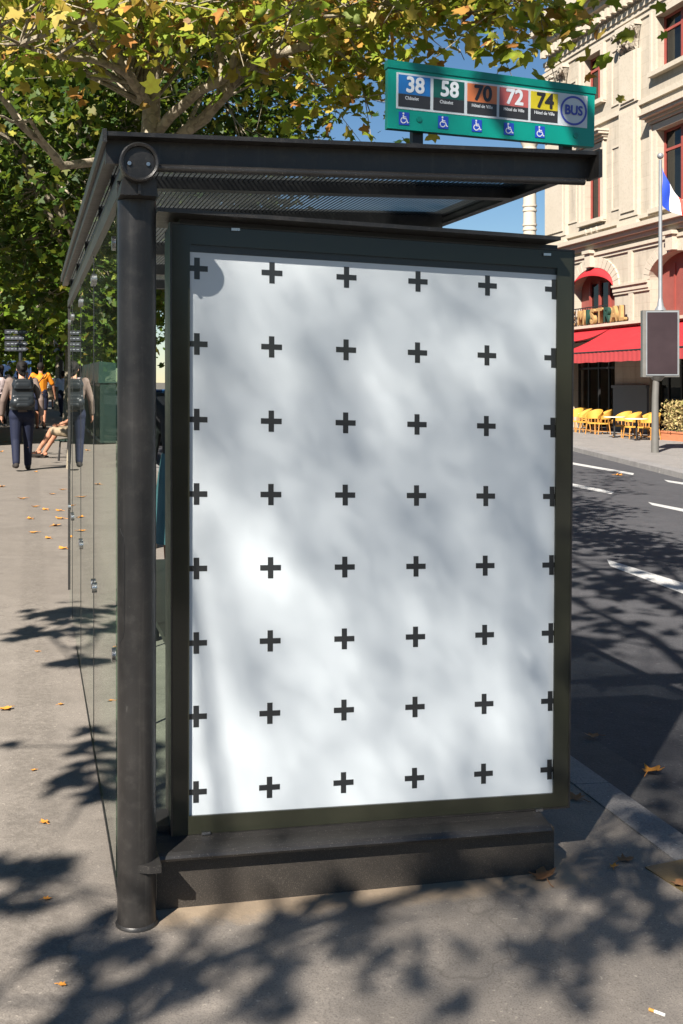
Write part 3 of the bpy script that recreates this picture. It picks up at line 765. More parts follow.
# printed crosses: positions on the sheet
cols = [[197, 272, 346.5, 418, 487.5, 554], [196, 269.5, 343.5, 414.5, 483.5, 549.5]]
rows_l = [268.5, 344, 419.5, 494, 568.5, 643, 716.5, 792]      # at x of first column
rows_r = [289.5, 358, 427.5, 496.5, 565, 633, 701, 769.5]       # at x of last column
SPZ = FS + .0123
bm = B()
pL, pR = on_s(190, 500, SPZ)[0], on_s(556, 500, SPZ)[0]
for r_ in range(8):
    t_ = r_ / 7
    for c_ in range(6):
        x = cols[0][c_] * (1 - t_) + cols[1][c_] * t_
        x0 = cols[0][0] * (1 - t_) + cols[1][0] * t_; x1 = cols[0][5] * (1 - t_) + cols[1][5] * t_
        y = rows_l[r_] + (rows_r[r_] - rows_l[r_]) * (x - x0) / (x1 - x0)
        p, z = on_s(x, y, SPZ); a = .0325; w_ = .0085
        lo = on_s(188.5, 500, SPZ)[0]; hi = on_s(557.5, 500, SPZ)[0]
        def strip4(p0, p1, z0, z1, off):
            p0, p1 = max(p0, lo), min(p1, hi)
            if p1 > p0: sheet(bm, [L(q, SPZ + off, zz + SHR * (q - p)) for q, zz in ((p0, z0), (p1, z0), (p1, z1), (p0, z1))])
        strip4(p - a, p - w_, z - w_, z + w_, 0); strip4(p + w_, p + a, z - w_, z + w_, 0); strip4(p - w_, p + w_, z - a, z + a, 0)
obj('printed_crosses', bm, 'print_black', poster, recalc=False)
# latches
for x, y in ((235.5, 229.5), (547, 254.5), (206, 833), (539, 810)):
    p, z = on_s(x, y, FS - .005)
    bm = B(); box(bm, p - .013, p + .013, FS - .008, FS - .0012, z - .004, z + .004, lambda a, b, c_: L(a, b, c_)); obj('latch', bm, 'steel', case, False, .001)
# header above the case
(hp0, hz0), (hp1, hz1) = on_s(158, 207, 3.23), on_s(561, 236.5, 3.23)
def HZ(p, d): return hz0 + (hz1 - hz0) * (p - hp0) / (hp1 - hp0) + d
bm = B(); box(bm, hp0, hp1, 3.23, 3.56, -.012, 0, lambda p, s, d: L(p, s, HZ(p, d))); obj('header_plate', bm, 'shelter_paint', sh, False, .002)
bm = B(); box(bm, .425, oTR[0] - .05, FS + .012, 3.53, -.11, -.0125, lambda p, s, d: L(p, s, HZ(p, d))); obj('header_beam', bm, 'dark_metal', sh, False, .002)
# hinge upright at the left of the case
for pz in ((.405, .418),):
    bm = B(); box(bm, pz[0], pz[1], FS + .02, FS + .16, .22, 2.02, lambda p, s, z: L(p, s, z)); obj('case_upright', bm, 'shelter_paint', sh, False, .003)
# ledge and base
(lp0, lz0), (lp1, lz1) = on_s(157, 853, 3.24), on_s(551, 824, 3.24)
def LZ(p, d): return lz0 + (lz1 - lz0) * (p - lp0) / (lp1 - lp0) + d
bm = B()
prof = [(3.236, -.010), (3.232, -.018), (3.236, -.026), (3.30, -.028), (3.52, -.028), (3.52, .012), (3.33, .012), (3.30, .004), (3.245, -.003)]
prism(bm, [(a, b) for a, b in prof], lambda a, b, t: L(t, a, LZ(t, b)), .335, lp1)
ledge = obj('base_ledge', bm, 'ledge_paint', sh, False, .0015)
bm = B()
prism(bm, [(.0, -.055), (.03, -.070), (.062, -.072), (.062, .03), (.03, .0)], lambda a, b, t: (a, b, LZ(.33, t)), -.020, .002)
obj('ledge_fin', bm, 'ledge_paint', sh, False, .002)
bp1 = on_s(552, 860, 3.30)[0]
bm = B(); box(bm, .35, bp1, 3.285, 3.50, 0, 1, lambda p, s, q: L(p, s, (gz(W(p, s).x) - .02) if q == 0 else LZ(p, -.029))); obj('base', bm, 'base_paint', sh, False, .003)
bm = B(); box(bm, .36, bp1 - .05, 3.36, 3.50, .0121, .03, lambda p, s, d: L(p, s, LZ(p, d))); obj('base_step', bm, 'dark_metal', sh)

# ------------------------------------------------------------------ line sign on the roof
SS = 3.42
cTL, cTR, cBR, cBL = on_s(388.3, 59.8, SS), on_s(595, 87.5, SS), on_s(594, 147, SS), on_s(387.5, 128, SS)
o2 = Vector((*cTL, 0)); 
def SG(u, v, d=0.0):                        # u 0..1 across, v 0..1 down, d in front of the face
    a = Vector(cTL).lerp(Vector(cTR), u); b = Vector(cBL).lerp(Vector(cBR), u); q = a.lerp(b, v)
    return Vector((q.x, SS - d, q.y))
sp_ = W(on_s(490, 140, SS)[0], SS, 0); zb = RZ(on_s(490, 140, SS)[0])
sign = thing('bus_line_sign', 'green route sign board with five coloured line numbers standing on the shelter roof', 'sign', (sp_.x, sp_.y, zb), ANG)
sp0 = on_s(490, 140, SS)[0]
def SL(u, v, d=0.0):
    q = SG(u, v, d); return (q.x - sp0, q.y - SS, q.z - zb)
def squad(bm, u0, u1, v0, v1, d):
    sheet(bm, [SL(u0, v1, d), SL(u1, v1, d), SL(u1, v0, d), SL(u0, v0, d)])
def sslab(bm, u0, u1, v0, v1, d0, d1):
    hexa(bm, [SL(u0, v1, d1), SL(u1, v1, d1), SL(u1, v1, d0), SL(u0, v1, d0), SL(u0, v0, d1), SL(u1, v0, d1), SL(u1, v0, d0), SL(u0, v0, d0)])
bm = B(); sslab(bm, 0, 1, .115, 1, -.028, 0); board = obj('board', bm, 'sign_green', sign, False, .003)
bm = B(); sslab(bm, -.004, 1.004, 0, .113, -.032, .004); obj('top_hood', bm, 'sign_edge', sign, False, .003)
for x in (421, 571.5):
    u = (x - 388) / 206
    p_, _ = on_s(x, 140, SS)
    bm = B(); box(bm, p_ - sp0 - .018, p_ - sp0 + .018, .030, .06, RZ(p_, 0, 3.45) - zb - .02, SL(u, .6)[2]); obj('support_post', bm, 'dark_metal', sign, False, .002)
# coordinates measured on the face: tile spans in u (px from 388.3 .. 595)
UW = math.dist(SL(0, .5), SL(1, .5)); VH = math.dist(SL(.5, 0), SL(.5, 1))
bm = B(); sslab(bm, .038, .962, .165, .70, .0, .0015); back = obj('white_panel', bm, 'sign_white', sign)
rotd = math.atan2(SL(1, .5)[2] - SL(0, .5)[2], SL(1, .5)[0] - SL(0, .5)[0])
def bold_text(body, size, bold, depth=0.0):
    me = text_mesh(body, size, 0, depth)
    if bold <= 0: return me
    bm = bmesh.new()
    for q, (ox, oy) in enumerate(((0, 0), (bold, 0), (-bold, 0), (0, bold), (0, -bold), (bold * .7, bold * .7), (-bold * .7, bold * .7), (bold * .7, -bold * .7), (-bold * .7, -bold * .7))):
        m2 = me.copy(); m2.transform(Matrix.Translation((ox, oy, q * .00012))); bm.from_mesh(m2); bpy.data.meshes.remove(m2)
    bm.to_mesh(me); bm.free(); return me
def put_text(name, body, u, v, size, bold, mat, parent, d, squash=1.0):
    me = bold_text(body, size, bold)
    Mx = Matrix.Translation(SL(u, v, d)) @ Matrix.Rotation(-rotd, 4, 'Y') @ Matrix.Rotation(R(90), 4, 'X') @ Matrix.Diagonal((squash, 1, 1, 1))
    me.transform(Mx); return link(name, me, mat, parent)
tiles = [('38', 'plate_blue', 'ink_white', 'Châtelet', .047, .195), ('58', 'plate_green', 'ink_white', 'Châtelet', .21, .355), ('70', 'plate_orange', 'ink_black', 'Hôtel de Ville', .37, .512),
         ('72', 'plate_red', 'ink_white', 'Hôtel de Ville', .525, .665), ('74', 'plate_yellow', 'ink_black', 'Hôtel de Ville', .678, .812)]
for num, cm, ink, dest, u0, u1 in tiles:
    bm = B(); sslab(bm, u0, u1, .195, .475, .0016, .003); tl_ = obj('route_plate', bm, cm, sign)
    tl_['label'] = 'route plate reading ' + num
    bm = B(); sslab(bm, u0, u1, .478, .665, .0016, .003); obj('destination_strip', bm, 'plate_black', tl_)
    put_text('route_number', num, (u0 + u1) / 2 + .003, .342, .070, .0024, ink, tl_, .0038, .92)
    put_text('destination_text', dest, (u0 + u1) / 2 - (0.012 if len(dest) < 10 else 0), .535, .0155, .0002, 'ink_white', tl_, .0038, .86)
    # wheelchair symbol below
    uc = u0 + .028 + (.02 if num != '38' else 0); 
    bm = B(); sslab(bm, uc - .024, uc + .024, .745, .935, .0005, .002); ws = obj('access_symbol', bm, 'access_blue', sign)
    cc = Vector(SL(uc, .838, .0026)); sc_ = .022
    bm = B()
    def fl(poly):
        f = [cc + Vector((a * sc_, 0, b * sc_)) for a, b in poly]; bm.faces.new([bm.verts.new(v) for v in f])
    fl([(-.12 + .15 * math.cos(a), .72 + .15 * math.sin(a)) for a in np.linspace(0, 2 * math.pi, 11)[:-1]])
    fl([(-.22, .5), (-.04, .5), (.0, -.08), (-.18, -.08)]); fl([(-.06, .28), (.32, .28), (.32, .14), (-.05, .14)])
    fl([(0, .04), (.38, .04), (.38, -.1), (0, -.1)]); fl([(.28, -.1), (.42, -.06), (.60, -.60), (.46, -.66)]); fl([(.5, -.56), (.72, -.50), (.75, -.62), (.5, -.68)])
    ar = np.linspace(R(110), R(345), 13)
    for a0, a1 in zip(ar, ar[1:]): fl([(-.1 + r_ * math.cos(a), -.28 + r_ * math.sin(a)) for r_, a in ((.33, a0), (.47, a0), (.47, a1), (.33, a1))])
    obj('pictogram', bm, 'ink_white', ws, recalc=False)
uc, vc = .892, .435
cc = Vector(SL(uc, vc, .0030)); bm = B(); rr = VH * .235
ar = np.linspace(0, 2 * math.pi, 41)
for a0, a1 in zip(ar, ar[1:]): bm.faces.new([bm.verts.new(cc + Vector((r_ * math.cos(a), 0, r_ * math.sin(a)))) for r_, a in ((rr * .86, a0), (rr, a0), (rr, a1), (rr * .86, a1))])
rd = obj('bus_roundel', bm, 'roundel_blue', sign, recalc=False)
put_text('roundel_lettering', 'BUS', uc, vc, .044, .0016, 'roundel_blue', rd, .0032, .88)
for u, v in ((.145, .83), (.905, .84)):
    bm = B(); q = Vector(SL(u, v, 0)); tube(bm, [q + Vector((0, .0, 0)), q + Vector((0, -.004, 0))], .009, 14); obj('bolt', bm, 'sign_edge', sign, True)

# ------------------------------------------------------------------ theatre building across the road
D = 21.5
rx0 = (548 - CX) / F; Y0 = D / (PV.x * rx0 + PV.y); SB = Y0 * (SV.x * rx0 + SV.y)
bang = math.atan2(-SV.y, -SV.x)
bo = W(D, SB, 0)
bld = thing('theatre_building', 'pale stone theatre facade with red-framed windows behind a cafe terrace', 'building', (bo.x, bo.y, -.5), bang)
def fu(x, w=0.0):
    rx = (x - CX) / F; Y = (D - w) / (PV.x * rx + PV.y); return SB - Y * (SV.x * rx + SV.y)
def fz(x, y, w=0.0):
    rx, rz = ray(x, y); Y = (D - w) / (PV.x * rx + PV.y); return HC + rz * Y + .5
def bb(bm, u0, u1, w0, w1, z0, z1): box(bm, u0, u1, -w1, -w0, z0, z1)     # w outwards
U1 = 24.0; ZT = 17.4
GROUNDTOP = 4.35
bays = [4.05, 9.94, 15.9, 21.9]
# window data: (u0,u1,z0,z1)
low_h = (8.62, 11.35); up_h = (13.25, 15.2)
rects = []
arches = []
for i, c in enumerate(bays):
    hw = .70 if i % 2 == 0 else 1.15
    rects.append((c - hw, c + hw, low_h[0] - (.25 if i % 2 else 0), low_h[1] - (.2 if i % 2 else 0))); rects.append((c - hw, c + hw, up_h[0], up_h[1]))
    rects.append((c - 1.7, c + 1.7, .1, 3.6))
    arches.append((c - 1.68, c + 1.68, 4.4, 5.87, .85))
def fill_wall(bm):
    us = sorted({0, U1} | {r[0] for r in rects} | {r[1] for r in rects} | {a[0] for a in arches} | {a[1] for a in arches})
    zs = sorted({0, ZT} | {r[2] for r in rects} | {r[3] for r in rects} | {a[2] for a in arches} | {a[3] + a[4] for a in arches})
    for z0, z1 in zip(zs, zs[1:]):
        run = None
        for u0, u1 in zip(us, us[1:]):
            mu, mz = (u0 + u1) / 2, (z0 + z1) / 2
            solid = not any(r[0] < mu < r[1] and r[2] < mz < r[3] for r in rects) and not any(a[0] < mu < a[1] and a[2] < mz < a[3] + a[4] for a in arches)
            if solid:
                if run is None: run = [u0, u1]
                else: run[1] = u1
            if (not solid or u1 == us[-1]) and run is not None:
                bb(bm, run[0], run[1], -.45, 0, z0, z1); run = None
    for a in arches:
        c = (a[0] + a[1]) / 2; hw = (a[1] - a[0]) / 2; n = 16
        for sgn in (-1, 1):
            pts = [(c + sgn * hw * math.cos(t), a[3] + a[4] * math.sin(t)) for t in np.linspace(0, math.pi / 2, n)]
            poly = pts + [(c + sgn * hw, a[3] + a[4])]
            prism(bm, poly, lambda x, z, t: (x, t, z), 0, .45)
bm = B(); fill_wall(bm); obj('wall', bm, 'limestone', bld)
bm = B(); bb(bm, 0, U1, -10, -.452, 0, .02)
bb(bm, 0, U1, -10, -9.9, .03, ZT); bb(bm, 0, .45, -9.89, -.451, .03, ZT); bb(bm, U1 - .4, U1, -9.89, -.451, .03, ZT); bb(bm, .46, U1 - .41, -9.88, -.46, ZT - .3, ZT)
obj('rear_wall', bm, 'limestone', bld)
bm = B(); bb(bm, .5, U1 - .5, -3.0, -2.9, .03, 8); obj('interior', bm, 'interior_dark', bld)
bm = B(); bb(bm, .5, U1 - .5, -2.89, -.46, 4.0, 4.1); bb(bm, .5, U1 - .5, -2.89, -.46, 7.4, 7.5); bb(bm, .5, U1 - .5, -2.89, -.46, 12.1, 12.2); obj('storey_slab', bm, 'interior_dark', bld)
# cornices and string courses
def course(name, z0, z1, w, mat='stone_trim', steps=3, u0=-.0, u1=U1):
    bm = B(); h = (z1 - z0) / steps
    for i in range(steps):
        ww = w * (i + 1) / steps
        bb(bm, u0 - min(ww, .35) * (u0 <= 0), u1, .001, ww, z0 + i * h, z0 + (i + 1) * h - .0015)
    return obj(name, bm, mat, bld)
course('cornice', 7.45, 7.95, .45)
course('string_course', 7.05, 7.30, .12, steps=2)
course('string_course', 8.15, 8.30, .12, steps=1)
course('string_course', 12.3, 12.5, .10, steps=1)
course('architrave', 15.45, 16.0, .16, steps=3)
course('cornice', 16.45, 17.3, .75, steps=4)
bm = B()
for i in range(60):
    u = .1 + i * .4
    if u < U1: bb(bm, u, u + .2, .17, .42, 16.12, 16.44)
obj('dentil_band', bm, 'stone_trim', bld)
bm = B(); bb(bm, -.3, U1, -.4, .3, 17.31, 18.2); obj('parapet', bm, 'stone_trim', bld)
# impost band
edges = [0] + [e for a in arches for e in (a[0], a[1])] + [U1]
for a, b in zip(edges[::2], edges[1::2]):
    bm = B()
    for i, (z0, z1, w) in enumerate(((5.50, 5.60, .06), (5.602, 5.78, .10), (5.782, 5.86, .16))): bb(bm, a, b, .001, w, z0, z1)
    if b - a > 1: bb(bm, (a + b) / 2 - .16, (a + b) / 2 + .16, .001, .05, 4.42, 5.49); bb(bm, (a + b) / 2 - .13, (a + b) / 2 + .13, .001, .09, 5.87, 7.04)
    obj('impost_band', bm, 'stone_trim', bld)
# pilasters with capitals
for c in (.97, 6.98, 12.9, 18.9):
    hw = .95 if c < 1 else .66
    bm = B(); bb(bm, c - hw, c + hw, .001, .16, 8.31, 12.29); bb(bm, c - hw, c + hw, .001, .16, 12.51, 14.42)
    bb(bm, c - hw + .18, c + hw - .18, .161, .21, 8.5, 12.2); bb(bm, c - hw + .18, c + hw - .18, .161, .21, 12.6, 14.40)
    bb(bm, c - hw - .05, c + hw + .05, .001, .22, 7.96, 8.14); bb(bm, c - hw - .06, c + hw + .06, .001, .30, 15.28, 15.449)
    pil = obj('pilaster', bm, 'stone_trim', bld)
    bm = B(); rr_ = random.Random(int(c * 10)); gx, gzn = 26, 16; off_ = c * 3.7
    def cap_pt(i, q):
        fx, fz_ = i / gx * 2 - 1, q / gzn
        flare = .86 + .22 * fz_ ** 2; x_ = c + fx * hw * flare
        leaf = abs(math.sin(fx * 7.5 + (3 if fz_ > .5 else 0))) * (.5 - abs((fz_ * 2) % 1 - .5)) * .32
        nz_ = mnoise.noise(Vector((x_ * 6 + off_, fz_ * 5, off_))) * .09 + mnoise.noise(Vector((x_ * 14, fz_ * 11, off_))) * .05
        edge = 0 if (i in (0, gx)) else 1
        return Vector((x_, -(.05 + edge * (.14 + .12 * fz_ ** 2 + leaf + nz_)), 14.44 + fz_ * .80))
    gg = [[bm.verts.new(cap_pt(i, q)) for q in range(gzn + 1)] for i in range(gx + 1)]
    for a, b in zip(gg, gg[1:]):
        for q in range(gzn): bm.faces.new((a[q], b[q], b[q + 1], a[q + 1]))
    for sg in (-1, 1):
        tube(bm, [(c + sg * (hw - .02) + .17 * math.cos(a) * (1 - a / 14), -.36 - .01 * a, 15.08 + .17 * math.sin(a) * (1 - a / 14)) for a in np.linspace(0, 9, 22)], .05, 6)
    for q in range(7): ball(bm, Vector((c + rr_.uniform(-.22, .22), -.36, 14.85 + rr_.uniform(-.2, .28))), rr_.uniform(.07, .12), 8)
    obj('capital', bm, 'stone_ornament', pil, True, recalc=False)
# windows
def window(u0, u1, z0, z1, big, ped):
    bm = B(); m_ = .22
    bb(bm, u0 - m_, u0 - .001, .001, .09, z0, z1); bb(bm, u1 + .001, u1 + m_, .001, .09, z0, z1); bb(bm, u0 - m_, u1 + m_, .001, .09, z1 + .001, z1 + m_)
    bb(bm, u0 - m_ - .12, u0 - m_ - .001, .001, .14, z0 - .1, z1 + m_); bb(bm, u1 + m_ + .001, u1 + m_ + .12, .001, .14, z0 - .1, z1 + m_)
    bb(bm, u0 - m_ - .1, u1 + m_ + .1, .001, .24, z0 - .17, z0 - .002)
    if ped:
        for i, (a, b, w) in enumerate(((.26, .36, .16), (.362, .46, .26), (.462, .56, .44), (.562, .64, .52))): bb(bm, u0 - .35 - w * .4, u1 + .35 + w * .4, .001, w, z1 + a, z1 + b)
        for i in range(3):
            pass
    if ped:
        w_ = (u1 - u0) / 3.4
        bb(bm, u0 - .1, u1 + .1, .001, .05, z0 - .62, z0 - .18)
        for i in range(3): ball(bm, Vector((u0 + (u1 - u0) * (.18 + .32 * i), -.06, z0 - .40)), .15, 9, (1, .6, 1))
    wd = obj('window', bm, 'stone_trim', bld)
    bm = B(); f = .085; y0, y1 = -.33, -.25
    for a, b in ((u0, u0 + f), (u1 - f, u1)): bb(bm, a, b, y0, y1, z0, z1)
    bb(bm, u0 + f, u1 - f, y0, y1, z1 - f, z1 - .001); bb(bm, u0 + f, u1 - f, y0, y1, z0 + .001, z0 + f)
    c = (u0 + u1) / 2; bb(bm, c - f * .65, c + f * .65, y0 - .01, y1 + .01, z0 + f, z1 - f)
    zt_ = z0 + (z1 - z0) * .74
    bb(bm, u0 + f, c - f * .66, y0, y1, zt_ - f * .55, zt_ + f * .55); bb(bm, c + f * .66, u1 - f, y0, y1, zt_ - f * .55, zt_ + f * .55)
    obj('frame', bm, 'red_frame', wd)
    bm = B(); sheet(bm, [(u0, .30, z0), (u1, .30, z0), (u1, .30, z1), (u0, .30, z1)]); obj('pane', bm, 'window_glass', wd, recalc=False)
    bm = B(); bb(bm, u0 + .1, u0 + (u1 - u0) * .40, -.44, -.42, z0, z1); obj('blind', bm, 'stone_trim', wd)
for i, c in enumerate(bays):
    r0, r1 = rects[i * 3], rects[i * 3 + 1]
    window(*r0, i % 2, True); window(*r1, i % 2, False)
# recessed side panels
for a, b, z0, z1 in ((fu(568), fu(577), 8.75, 10.9), (fu(612), fu(620.5), 8.75, 11.2), (fu(568), fu(577), 12.75, 14.6), (fu(612), fu(620.5), 12.75, 14.9)):
    bm = B(); t_ = .07
    bb(bm, a, b, .001, .04, z0, z0 + t_); bb(bm, a, b, .001, .04, z1 - t_, z1); bb(bm, a, a + t_, .001, .04, z0 + t_ + .001, z1 - t_ - .001); bb(bm, b - t_, b, .001, .04, z0 + t_ + .001, z1 - t_ - .001)
    obj('wall_panel', bm, 'stone_trim', bld)
# arched windows
for i, a in enumerate(arches):
    c = (a[0] + a[1]) / 2; hw = (a[1] - a[0]) / 2
    bm = B(); n = 18
    th = np.linspace(0, math.pi, n)
    for t0, t1 in zip(th, th[1:]):
        g = .008
        prism(bm, [(c + (hw + d) * math.cos(t), a[3] + (a[4] + d) * math.sin(t)) for d, t in ((.0, t0 + g), (.42, t0 + g), (.42, t1 - g), (.0, t1 - g))], lambda x, z, t: (x, t, z), -.07, -.001)
    bb(bm, c - .22, c + .22, .001, .28, a[3] + a[4] + .02, a[3] + a[4] + .55); bb(bm, c - .30, c + .30, .001, .36, a[3] + a[4] + .552, a[3] + a[4] + .68)
    aw = obj('arched_window', bm, 'stone_trim', bld)
    pts = [(c + hw * math.cos(t), a[3] + a[4] * math.sin(t)) for t in np.linspace(0, math.pi, 24)]
    bm = B(); prism(bm, [(c - hw, a[2]), (c + hw, a[2])] + pts, lambda x, z, t: (x, t, z), .36, .42)
    obj('infill_panel', bm, 'red_panel', aw)
    if i % 2 == 0:
        bm = B(); 
        for k0 in (-1, 1): 
            x0, x1 = sorted((c + k0 * .06, c + k0 * .72)); bb(bm, x0, x1, -.355, -.33, a[2] + .2, a[3] + .25)
        obj('pane', bm, 'window_glass', aw)
        bm = B()
        for k0 in (-1, 0, 1): bb(bm, c + k0 * .78 - .055, c + k0 * .78 + .055, -.35, -.25, a[2] + .1, a[3] + .35)
        obj('frame', bm, 'red_frame', aw)
        # dome canopy
        bm = B(); n, m2 = 20, 6; g = []
        for r_ in range(m2 + 1):
            f_ = r_ / m2
            g.append([bm.verts.new((c + hw * .99 * math.cos(t), -(.02 + .28 * math.sin(f_ * math.pi / 2) * (.25 + .75 * math.sin(t))), a[3] + .02 + (a[4] * .98 - .34 * f_) * math.sin(t))) for t in np.linspace(0.02, math.pi - .02, n)])
        for r_ in range(m2):
            for q in range(n - 1): bm.faces.new((g[r_][q], g[r_][q + 1], g[r_ + 1][q + 1], g[r_ + 1][q]))
        obj('dome_canopy', bm, 'awning_red', aw, True)
        bm = B()
        for q in range(15):
            x = c - 1.4 + q * .2; tube(bm, [(x, -.25, a[2] + .05), (x + .05, -.25, a[2] + .3), (x - .05, -.25, a[2] + .5), (x, -.25, a[2] + .72)], .016, 5)
            bmesh.ops.create_circle(bm, segments=8, radius=.07, cap_ends=True, matrix=Matrix.Translation((x + .1, -.25, a[2] + .38)) @ Matrix.Rotation(R(90), 4, 'X'))
        bb(bm, c - 1.5, c + 1.5, .235, .265, a[2] + .72, a[2] + .76); obj('balcony_rail', bm, 'iron', aw)
    else:
        bm = B()
        for k0 in (-.6, 0, .6): bb(bm, c + k0 - .04, c + k0 + .04, -.358, -.32, a[2], a[3] + .5)
        obj('frame', bm, 'red_frame', aw)
# shop-front pieces under the awning
edges = [0] + [e for c in bays for e in (c - 1.7, c + 1.7)] + [U1]
for a, b in zip(edges[::2], edges[1::2]):
    bm = B(); bb(bm, a + .03, b - .03, .001, .10, .1, 1.95); bb(bm, a - .0, b, .001, .16, 1.952, 2.06); obj('pier_plinth', bm, 'plinth_grey', bld, False, .01)
for i, c in enumerate(bays):
    bm = B(); f = .08
    for q in range(5): x = c - 1.7 + q * (3.4 - f) / 4; bb(bm, x, x + f, -.30, -.22, .1, 3.6)
    bb(bm, c - 1.61, c + 1.61, -.29, -.23, 2.7, 2.78)
    sf = obj('shop_front', bm, 'iron', bld)
    if i: 
        bm = B(); sheet(bm, [(c - 1.7, .26, .1), (c + 1.7, .26, .1), (c + 1.7, .26, 3.6), (c - 1.7, .26, 3.6)]); obj('pane', bm, 'window_glass', sf, recalc=False)
# awnings
ZA = 4.30; us = fu(616)
def awning(u0, u1, w1, z1, drop, nm='awning'):
    bm = B(); n, m2 = max(8, int((u1 - u0) * 6)), 8; g = []
    for r_ in range(m2 + 1):
        f_ = r_ / m2
        g.append([bm.verts.new((u0 + (u1 - u0) * q / n, -(.12 + (w1 - .12) * f_), ZA + (z1 - ZA) * f_ - .10 * math.sin(f_ * math.pi) + .008 * math.sin(q * 1.1) * f_)) for q in range(n + 1)])
    g2 = [[bm.verts.new(v.co + Vector((0, .004, -.03))) for v in row] for row in g]
    for r_ in range(m2):
        for q in range(n): bm.faces.new((g[r_][q], g[r_][q + 1], g[r_ + 1][q + 1], g[r_ + 1][q])); bm.faces.new((g2[r_ + 1][q], g2[r_ + 1][q + 1], g2[r_][q + 1], g2[r_][q]))
    aw = obj(nm, bm, 'awning_red', bld, True, recalc=False)
    bm = B(); row = []
    for q in range(n * 4 + 1):
        x = u0 + (u1 - u0) * q / (n * 4); yy = -(w1 + .02 + .006 * math.sin(q * .9)); zz = z1 + .008 * math.sin(q / 4 * 1.1)
        row.append((bm.verts.new((x, yy, zz)), bm.verts.new((x, yy - .01, zz - drop))))
    for a, b in zip(row, row[1:]): bm.faces.new((a[0], b[0], b[1], a[1]))
    obj('valance', bm, 'valance_red', aw, True, recalc=False)
    bm = B(); tube(bm, [(u0, -w1, z1 - .02), (u1, -w1, z1 - .02)], .035, 8); obj('front_bar', bm, 'iron', aw, True)
    for u in (u0 + .2, u1 - .2):
        bm = B(); tube(bm, [(u, -.1, ZA - .45), (u, -w1 + .05, z1 - .05)], .025, 6); obj('awning_arm', bm, 'iron', aw, True)
    return aw
awning(.4, us - .02, 1.75, 3.72, .22)
awning(us + .05, 15.2, 2.4, 3.24, .38)
awning(15.3, 21, 2.4, 3.24, .38)
bm = B(); bb(bm, .2, 21, .2, .42, 4.31, 4.42); bb(bm, .2, 21, .10, .2, 4.20, 4.42); led = obj('sign_ledge', bm, 'stone_trim', bld, False, .01)
# raised letters: LE MISTRAL
word = 'LE MISTRAL'; uend = fu(628, .3); ustart = uend - 6.0
x = uend; chars = []
mats = ['gold_letter', 'gold_letter', 'letter_dark', 'gold_letter', 'bottle_green_letter', 'gold_letter', 'gold_letter', 'bottle_green_letter', 'gold_letter', 'gold_letter']
widths = [.56 if c not in ' I' else (.36 if c == ' ' else .30) for c in word]; widths[3] = .68
tot = sum(widths); x = uend - tot
for c, w_, mm in zip(word, widths, mats):
    if c != ' ':
        me = bold_text(c, .78, .025, .07)
        me.transform(Matrix.Translation((x + w_ / 2, -.36, 4.44 + .28)) @ Matrix.Rotation(R(90), 4, 'X'))
        link('sign_letter', me, mm, led)
        me = bold_text(c, .78, .045, .02)
        me.transform(Matrix.Translation((x + w_ / 2 + .01, -.27, 4.44 + .27)) @ Matrix.Rotation(R(90), 4, 'X'))
        link('letter_backing', me, 'letter_dark' if mm == 'gold_letter' else 'gold_letter', led)
    x += w_

# ------------------------------------------------------------------ fountain column
cb = at(529.7, 386, 85); cg = -.9
col = thing('banded_column', 'tall pale stone monument column with ring bands against the sky', 'monument', (cb.x, cb.y, cg))
bm = B(); prof = [(1.6, 0), (1.6, 1.0), (1.2, 1.1), (1.2, 3), (.8, 3.2)]
z = 3.2
while z < 19.5:
    prof += [(.50, z + .01), (.48, z + .9), (.54, z + .92), (.54, z + 1.05), (.49, z + 1.08), (.49, z + 1.25), (.55, z + 1.28), (.55, z + 1.42), (.50, z + 1.44)]; z += 1.45
lathe(bm, prof + [(.5, z), (.7, z + .4), (.85, z + .8), (.85, z + 1.0), (.3, z + 1.0)], 24); obj('shaft', bm, 'stone_trim', col, True)
bm = B(); zc = z + 1.0; lathe(bm, [(.3, zc), (.35, zc + .3), (.1, zc + .8), (.12, zc + 1.4), (.02, zc + 1.5)], 12); obj('finial', bm, 'gold_letter', col, True)

# ------------------------------------------------------------------ display panel on a post, mast and flag
mb = onground(655, 454); 
mp = thing('display_panel', 'grey street display panel with dark screen on a post at the far kerb', 'street panel', mb, R(-4))
kk = mb.y / F
def mz(y): return HC + (HY - y) * kk - mb.z
bm = B(); tube(bm, [(0, 0, 0), (.005, 0, mz(400)), (.03, 0, mz(378))], [.105, .09, .085], 16); obj('lower_post', bm, 'grey_post', mp, True)
bm = B(); tube(bm, [(.06, 0, mz(381)), (.06, 0, mz(376))], [.1, .22], 16); obj('post_flare', bm, 'grey_post', mp, True)
x0, x1 = (641.8 - 655) * kk, (677.8 - 655) * kk
bm = B(); box(bm, x0, x1, -.14, .14, mz(377), mz(310.5)); hs = obj('housing', bm, 'grey_post', mp, False, .03)
bm = B(); box(bm, x0 + .115, x1 - .055, -.158, -.1405, mz(374), mz(313)); obj('screen', bm, 'panel_screen', hs, False, .008)
bm = B(); box(bm, x0 + .085, x0 + .113, -.165, -.1405, mz(375.5), mz(311.5)); box(bm, x1 - .053, x1 - .025, -.165, -.1405, mz(375.5), mz(311.5)); box(bm, x0 + .114, x1 - .054, -.165, -.1405, mz(375.5), mz(374.3)); box(bm, x0 + .114, x1 - .054, -.165, -.1405, mz(312.7), mz(311.5)); obj('screen_frame', bm, 'mast_grey', hs)
mxm = (660.3 - 655) * kk
bm = B(); tube(bm, [(mxm, 0, mz(310.6)), (mxm, 0, mz(306)), (mxm, 0, mz(298)), (mxm, 0, mz(160))], [.16, .09, .055, .042], 14); obj('mast', bm, 'mast_grey', mp, True)
